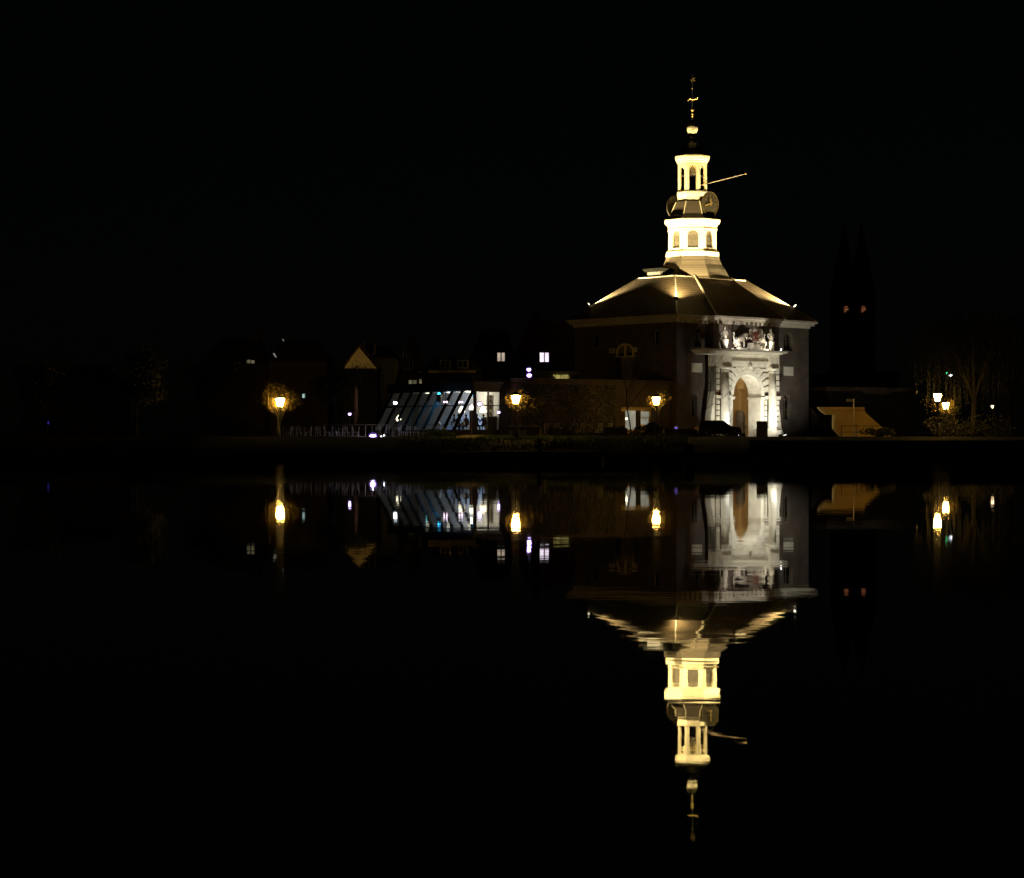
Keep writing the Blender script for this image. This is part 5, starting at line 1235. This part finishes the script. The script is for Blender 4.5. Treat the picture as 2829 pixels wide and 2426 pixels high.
m_ = MB(); m_.tube([(PX(2322,dR),dR,ZG+.96),(PX(2860,dR),dR,ZG+.96)], .025, 5); m_.tube([(PX(2322,dR),dR,ZG+.42),(PX(2860,dR),dR,ZG+.42)], .022, 5); m_.build('rails', 'iron', rg, world=True)
for k, px_ in enumerate((2594.5, 2601.5)):
    m_ = MB(); m_.lathe([(.06,0),(.06,1.15),(.08,1.2),(.02,1.28)], 0, 0, 8); single('quay_post', m_, 'white', 'pale post of the close pair at the railing under the street lamps', 'post', (PX(px_,195.4), 195.4, ZG-.05), 0, 'pair of pale posts at the railing')
for px_, py_, mtl, lab, r_ in ((2615.5,1030,'green_glow','green signal light seen through the willow',.16), (2626,1036.5,'led_white','white signal light beside the green one',.18)):
    dot(px_, py_, 262, r_, mtl, 'signal_light', lab, 'signal light', ZG, 0, 'signal lights behind the willow')

# church with two lit belfries, far behind
dC = 560.0; chh = thing('church', 'distant dark church with twin towers and reddish lit belfry openings', 'church', (PX(2362,dC), dC, ZG))
m_ = MB(); m_.box(PX(2300,dC), PX(2500,dC), dC+8, dC+40, ZG, 20); m_.build('nave', 'brick_dark', chh, world=True)
for px_ in (2338, 2386):
    zz = PZ(857, dC); X = PX(px_, dC); m_ = MB(); m_.box(X-3, X+3, dC+.5, dC+6.5, ZG, zz+4)
    m_.hexa([(X-3.2,dC+.3,zz+4),(X+3.2,dC+.3,zz+4),(X+3.2,dC+6.7,zz+4),(X-3.2,dC+6.7,zz+4),(X-.1,dC+3.4,zz+22),(X+.1,dC+3.4,zz+22),(X+.1,dC+3.6,zz+22),(X-.1,dC+3.6,zz+22)]); tw_ = m_.build('tower', 'brick_dark', chh, world=True)
    m_ = MB(); r0 = .62
    def TX(a_, r_): return (X+.8*r_*math.cos(a_), zz+.2+r_*1.3*math.sin(a_))
    for k in range(-1, 9):
        a_ = math.pi*k/8; b__ = math.pi*(k+1)/8
        if k % 3 == 1: continue
        m_.prism([TX(a_,r0),TX(b__,r0),TX(b__,r0-.09),TX(a_,r0-.09)], dC+.2, dC+.48)
    m_.box(X-.12, X+.2, dC+.2, dC+.48, zz+.1, zz+.42)
    m_.prism([(X-.45,zz-.55),(X-.1,zz-.35),(X+.1,zz-.1),(X-.2,zz-.15)], dC+.2, dC+.48)
    o_ = m_.build('belfry_light', 'red_glow', chh); o_.parent = tw_
    o_.location = (-chh.location.x, -chh.location.y, -chh.location.z)

# ================================================================== HOUSES BEHIND
def house(px0_, px1_, ytop, yeave, d, label, wall='brick_dark', roofm='tile_red', depth=9, gable=False, name='house', chimney=None):
    X0, X1 = PX(px0_, d), PX(px1_, d); ze = PZ(yeave, d); zr = PZ(ytop, d)
    t_ = thing(name, label, 'house', ((X0+X1)/2, d, ZG)); m_ = MB()
    if gable:
        m_.prism([(X0,ZG),(X1,ZG),(X1,ze),((X0+X1)/2,zr),(X0,ze)], d, d+depth); m_.build('wall', wall, t_, world=True)
        m_ = MB(); o_ = .25; mx_ = (X0+X1)/2
        m_.prism([(X0-o_,ze-.15),(mx_,zr+.05),(X1+o_,ze-.15),(X1+o_,ze+.05),(mx_,zr+.3),(X0-o_,ze+.05)], d-.3, d+depth); r_ = m_.build('roof', roofm, t_, world=True)
    else:
        m_.box(X0, X1, d, d+depth, ZG, ze); m_.build('wall', wall, t_, world=True)
        m_ = MB(); o_ = .4; ins = min(2.5, (X1-X0)*.22)
        m_.hexa([(X0-o_,d-o_,ze),(X1+o_,d-o_,ze),(X1+o_,d+depth,ze),(X0-o_,d+depth,ze),(X0+ins,d+depth*.45,zr),(X1-ins,d+depth*.45,zr),(X1-ins,d+depth*.55,zr),(X0+ins,d+depth*.55,zr)]); r_ = m_.build('roof', roofm, t_, world=True)
    if chimney:
        m_ = MB(); cx_ = PX(chimney, d); m_.box(cx_-.4, cx_+.4, d+depth*.4, d+depth*.6, zr-1.5, zr+1.0); c_ = m_.build('chimney', 'brick_dark', t_, world=True)
    return t_
def win(t_, px_, py_, w_px, h_px, d, m='win_warm', frame='white', panes=2, off=.0, label=None):
    X, Z = PX(px_, d), PZ(py_, d); w_, h_ = w_px/F*d/2, h_px/F*d/2; y = d-.08-off
    m_ = MB(); t2 = .07*d/250
    m_.box(X-w_-t2, X+w_+t2, y, y+.1, Z+h_, Z+h_+t2); m_.box(X-w_-t2, X+w_+t2, y, y+.1, Z-h_-t2, Z-h_); m_.box(X-w_-t2, X-w_, y+.001, y+.1, Z-h_, Z+h_); m_.box(X+w_, X+w_+t2, y+.001, y+.1, Z-h_, Z+h_)
    for k in range(1, panes): xx = X-w_+2*w_*k/panes; m_.box(xx-t2*.9, xx+t2*.9, y+.001, y+.1, Z-h_, Z+h_)
    if off > .3: m_.box(X-w_-t2*2, X+w_+t2*2, y+.1, y+off+1.5, Z-h_-t2*2, Z+h_+t2*2)
    f_ = m_.build('window', frame, t_, world=True); p_ = MB(); p_.box(X-w_, X+w_, y+.03, y+.06, Z-h_, Z+h_); 
    o_ = p_.build('pane', m, t_, world=True); o_.parent = f_
    return f_
h1 = house(1420, 1610, 882, 1010, 300, 'tall house with steep dark red roof behind the low wing', chimney=1480); win(h1, 1503, 989, 24, 25, 300, 'win_pale', 'iron', 2, 2.2)
h2 = house(1300, 1425, 905, 1012, 302, 'dark hipped house with one pale lit dormer window left of the red roofed one', roofm='tile'); win(h2, 1384.5, 988, 20, 23, 302, 'win_warm', 'iron', 2, 2.0)
# eaves strips lit under roof terrace
tl_ = thing('terrace_pavilion', 'low pavilion with a yellow lit strip on the roof terrace', 'pavilion', (PX(1530,216), 216, ZG+5))
m_ = MB(); m_.box(PX(1478,216), PX(1600,216), 216, 219, ZG+zt_-1, PZ(1026,216)); m_.build('wall', 'stone_dark', tl_, world=True)
m_ = MB(); m_.hexa([P(1536,1046,215.9),P(1572,1046,215.9),P(1572,1046,216),P(1536,1046,216),P(1528,1036,215.9),P(1570,1036,215.9),P(1570,1036,216),P(1528,1036,216)]); m_.build('light_strip', 'win_dim' if False else emit('lit_yellow_recess', (1,.85,.25), .35, .4), tl_, world=True)
m_ = MB(); m_.box(PX(1476,216), PX(1602,216), 215.6, 219.2, PZ(1026,216), PZ(1022,216)); m_.build('roof', 'lead', tl_, world=True)
h3 = house(1165, 1330, 985, 1027, 240, 'long low building with ochre eaves board above the cafe roof', roofm='tile')
m_ = MB(); m_.box(PX(1184,240), PX(1315,240), 239.3, 239.55, PZ(1031,240), PZ(1023,240)); m_.build('eaves_board', 'ochre_bright', h3, world=True)
for a_ in (1231, 1279): win(h3, a_, 1007, 22, 17, 240, 'darkglass', 'white', 2, 1.0)
win(h3, 1140, 1062, 20, 22, 236, 'win_dim', 'white', 2); 
h4 = house(1095, 1180, 925, 1065, 245, 'tall narrow gabled house with a large dark window', gable=True, roofm='tile'); win(h4, 1127, 999, 25, 42, 244.9, 'darkglass', 'stone_dark', 3)
win(h4, 1165, 1058, 12, 18, 244.9, 'win_dim', 'white', 1)
h5 = house(948, 1044, 958, 1019, 258, 'house with a plain pale triangular gable left of the cafe', wall='unlit_black', gable=True, roofm='tile')
m_ = MB(); g0 = P(951,1018,257.9); g1 = P(1041,1018,257.9); g2 = P(990,958,257.9); m_.face([g0,g1,g2]); m_.face([g0+Vector((0,.08,0)),g2+Vector((0,.08,0)),g1+Vector((0,.08,0))]); m_.build('gable_board', 'stone_dark', h5, world=True)
h6 = house(1010, 1090, 950, 988, 262, 'ochre walled house with dormer behind the pale gable', wall='stone_dark', roofm='tile'); win(h6, 1021, 964, 24, 26, 261.5, 'darkglass', 'ochre_wall', 2, .6)
h7 = house(560, 740, 930, 1010, 285, 'dark house at the left with greenish lit round windows', roofm='tile', chimney=700)
win(h7, 687, 999, 9, 9, 285, 'win_dim', 'iron', 1); win(h7, 699, 1000, 8, 8, 285, 'win_dim', 'iron', 1)
h8 = house(742, 905, 935, 1000, 280, 'dark broad house behind the farthest left street lamp', roofm='tile')
win(h8, 839, 1094, 7, 11, 279.9, 'win_cold', 'iron', 1)
for px_, py_, w_, h_, mt, lab in ((759,981.5,9,11,'win_grey','slanted pale lit skylight on the dark house roof'),(782,939.5,4,6,'win_grey','small pale skylight high on the dark house roof')):
    m_ = MB(); p_ = P(px_, py_, 279); k = 279/F; m_.hexa([p_+Vector((x*k,y,z*k)) for x,y,z in ((w_*.1,0,-h_/2),(w_*.6,0,-h_/2),(w_*.6,.3,-h_/2),(w_*.1,.3,-h_/2),(-w_*.6,0,h_/2),(-w_*.1,0,h_/2),(-w_*.1,.3,h_/2),(-w_*.6,.3,h_/2))])
    o_ = m_.build('skylight', mt, h8, world=True)
h9 = house(60, 330, 1010, 1070, 320, 'row house far left, almost lost in the dark', roofm='tile'); win(h9, 134, 1168, 5, 9, 300, 'blue_glow', 'iron', 1)
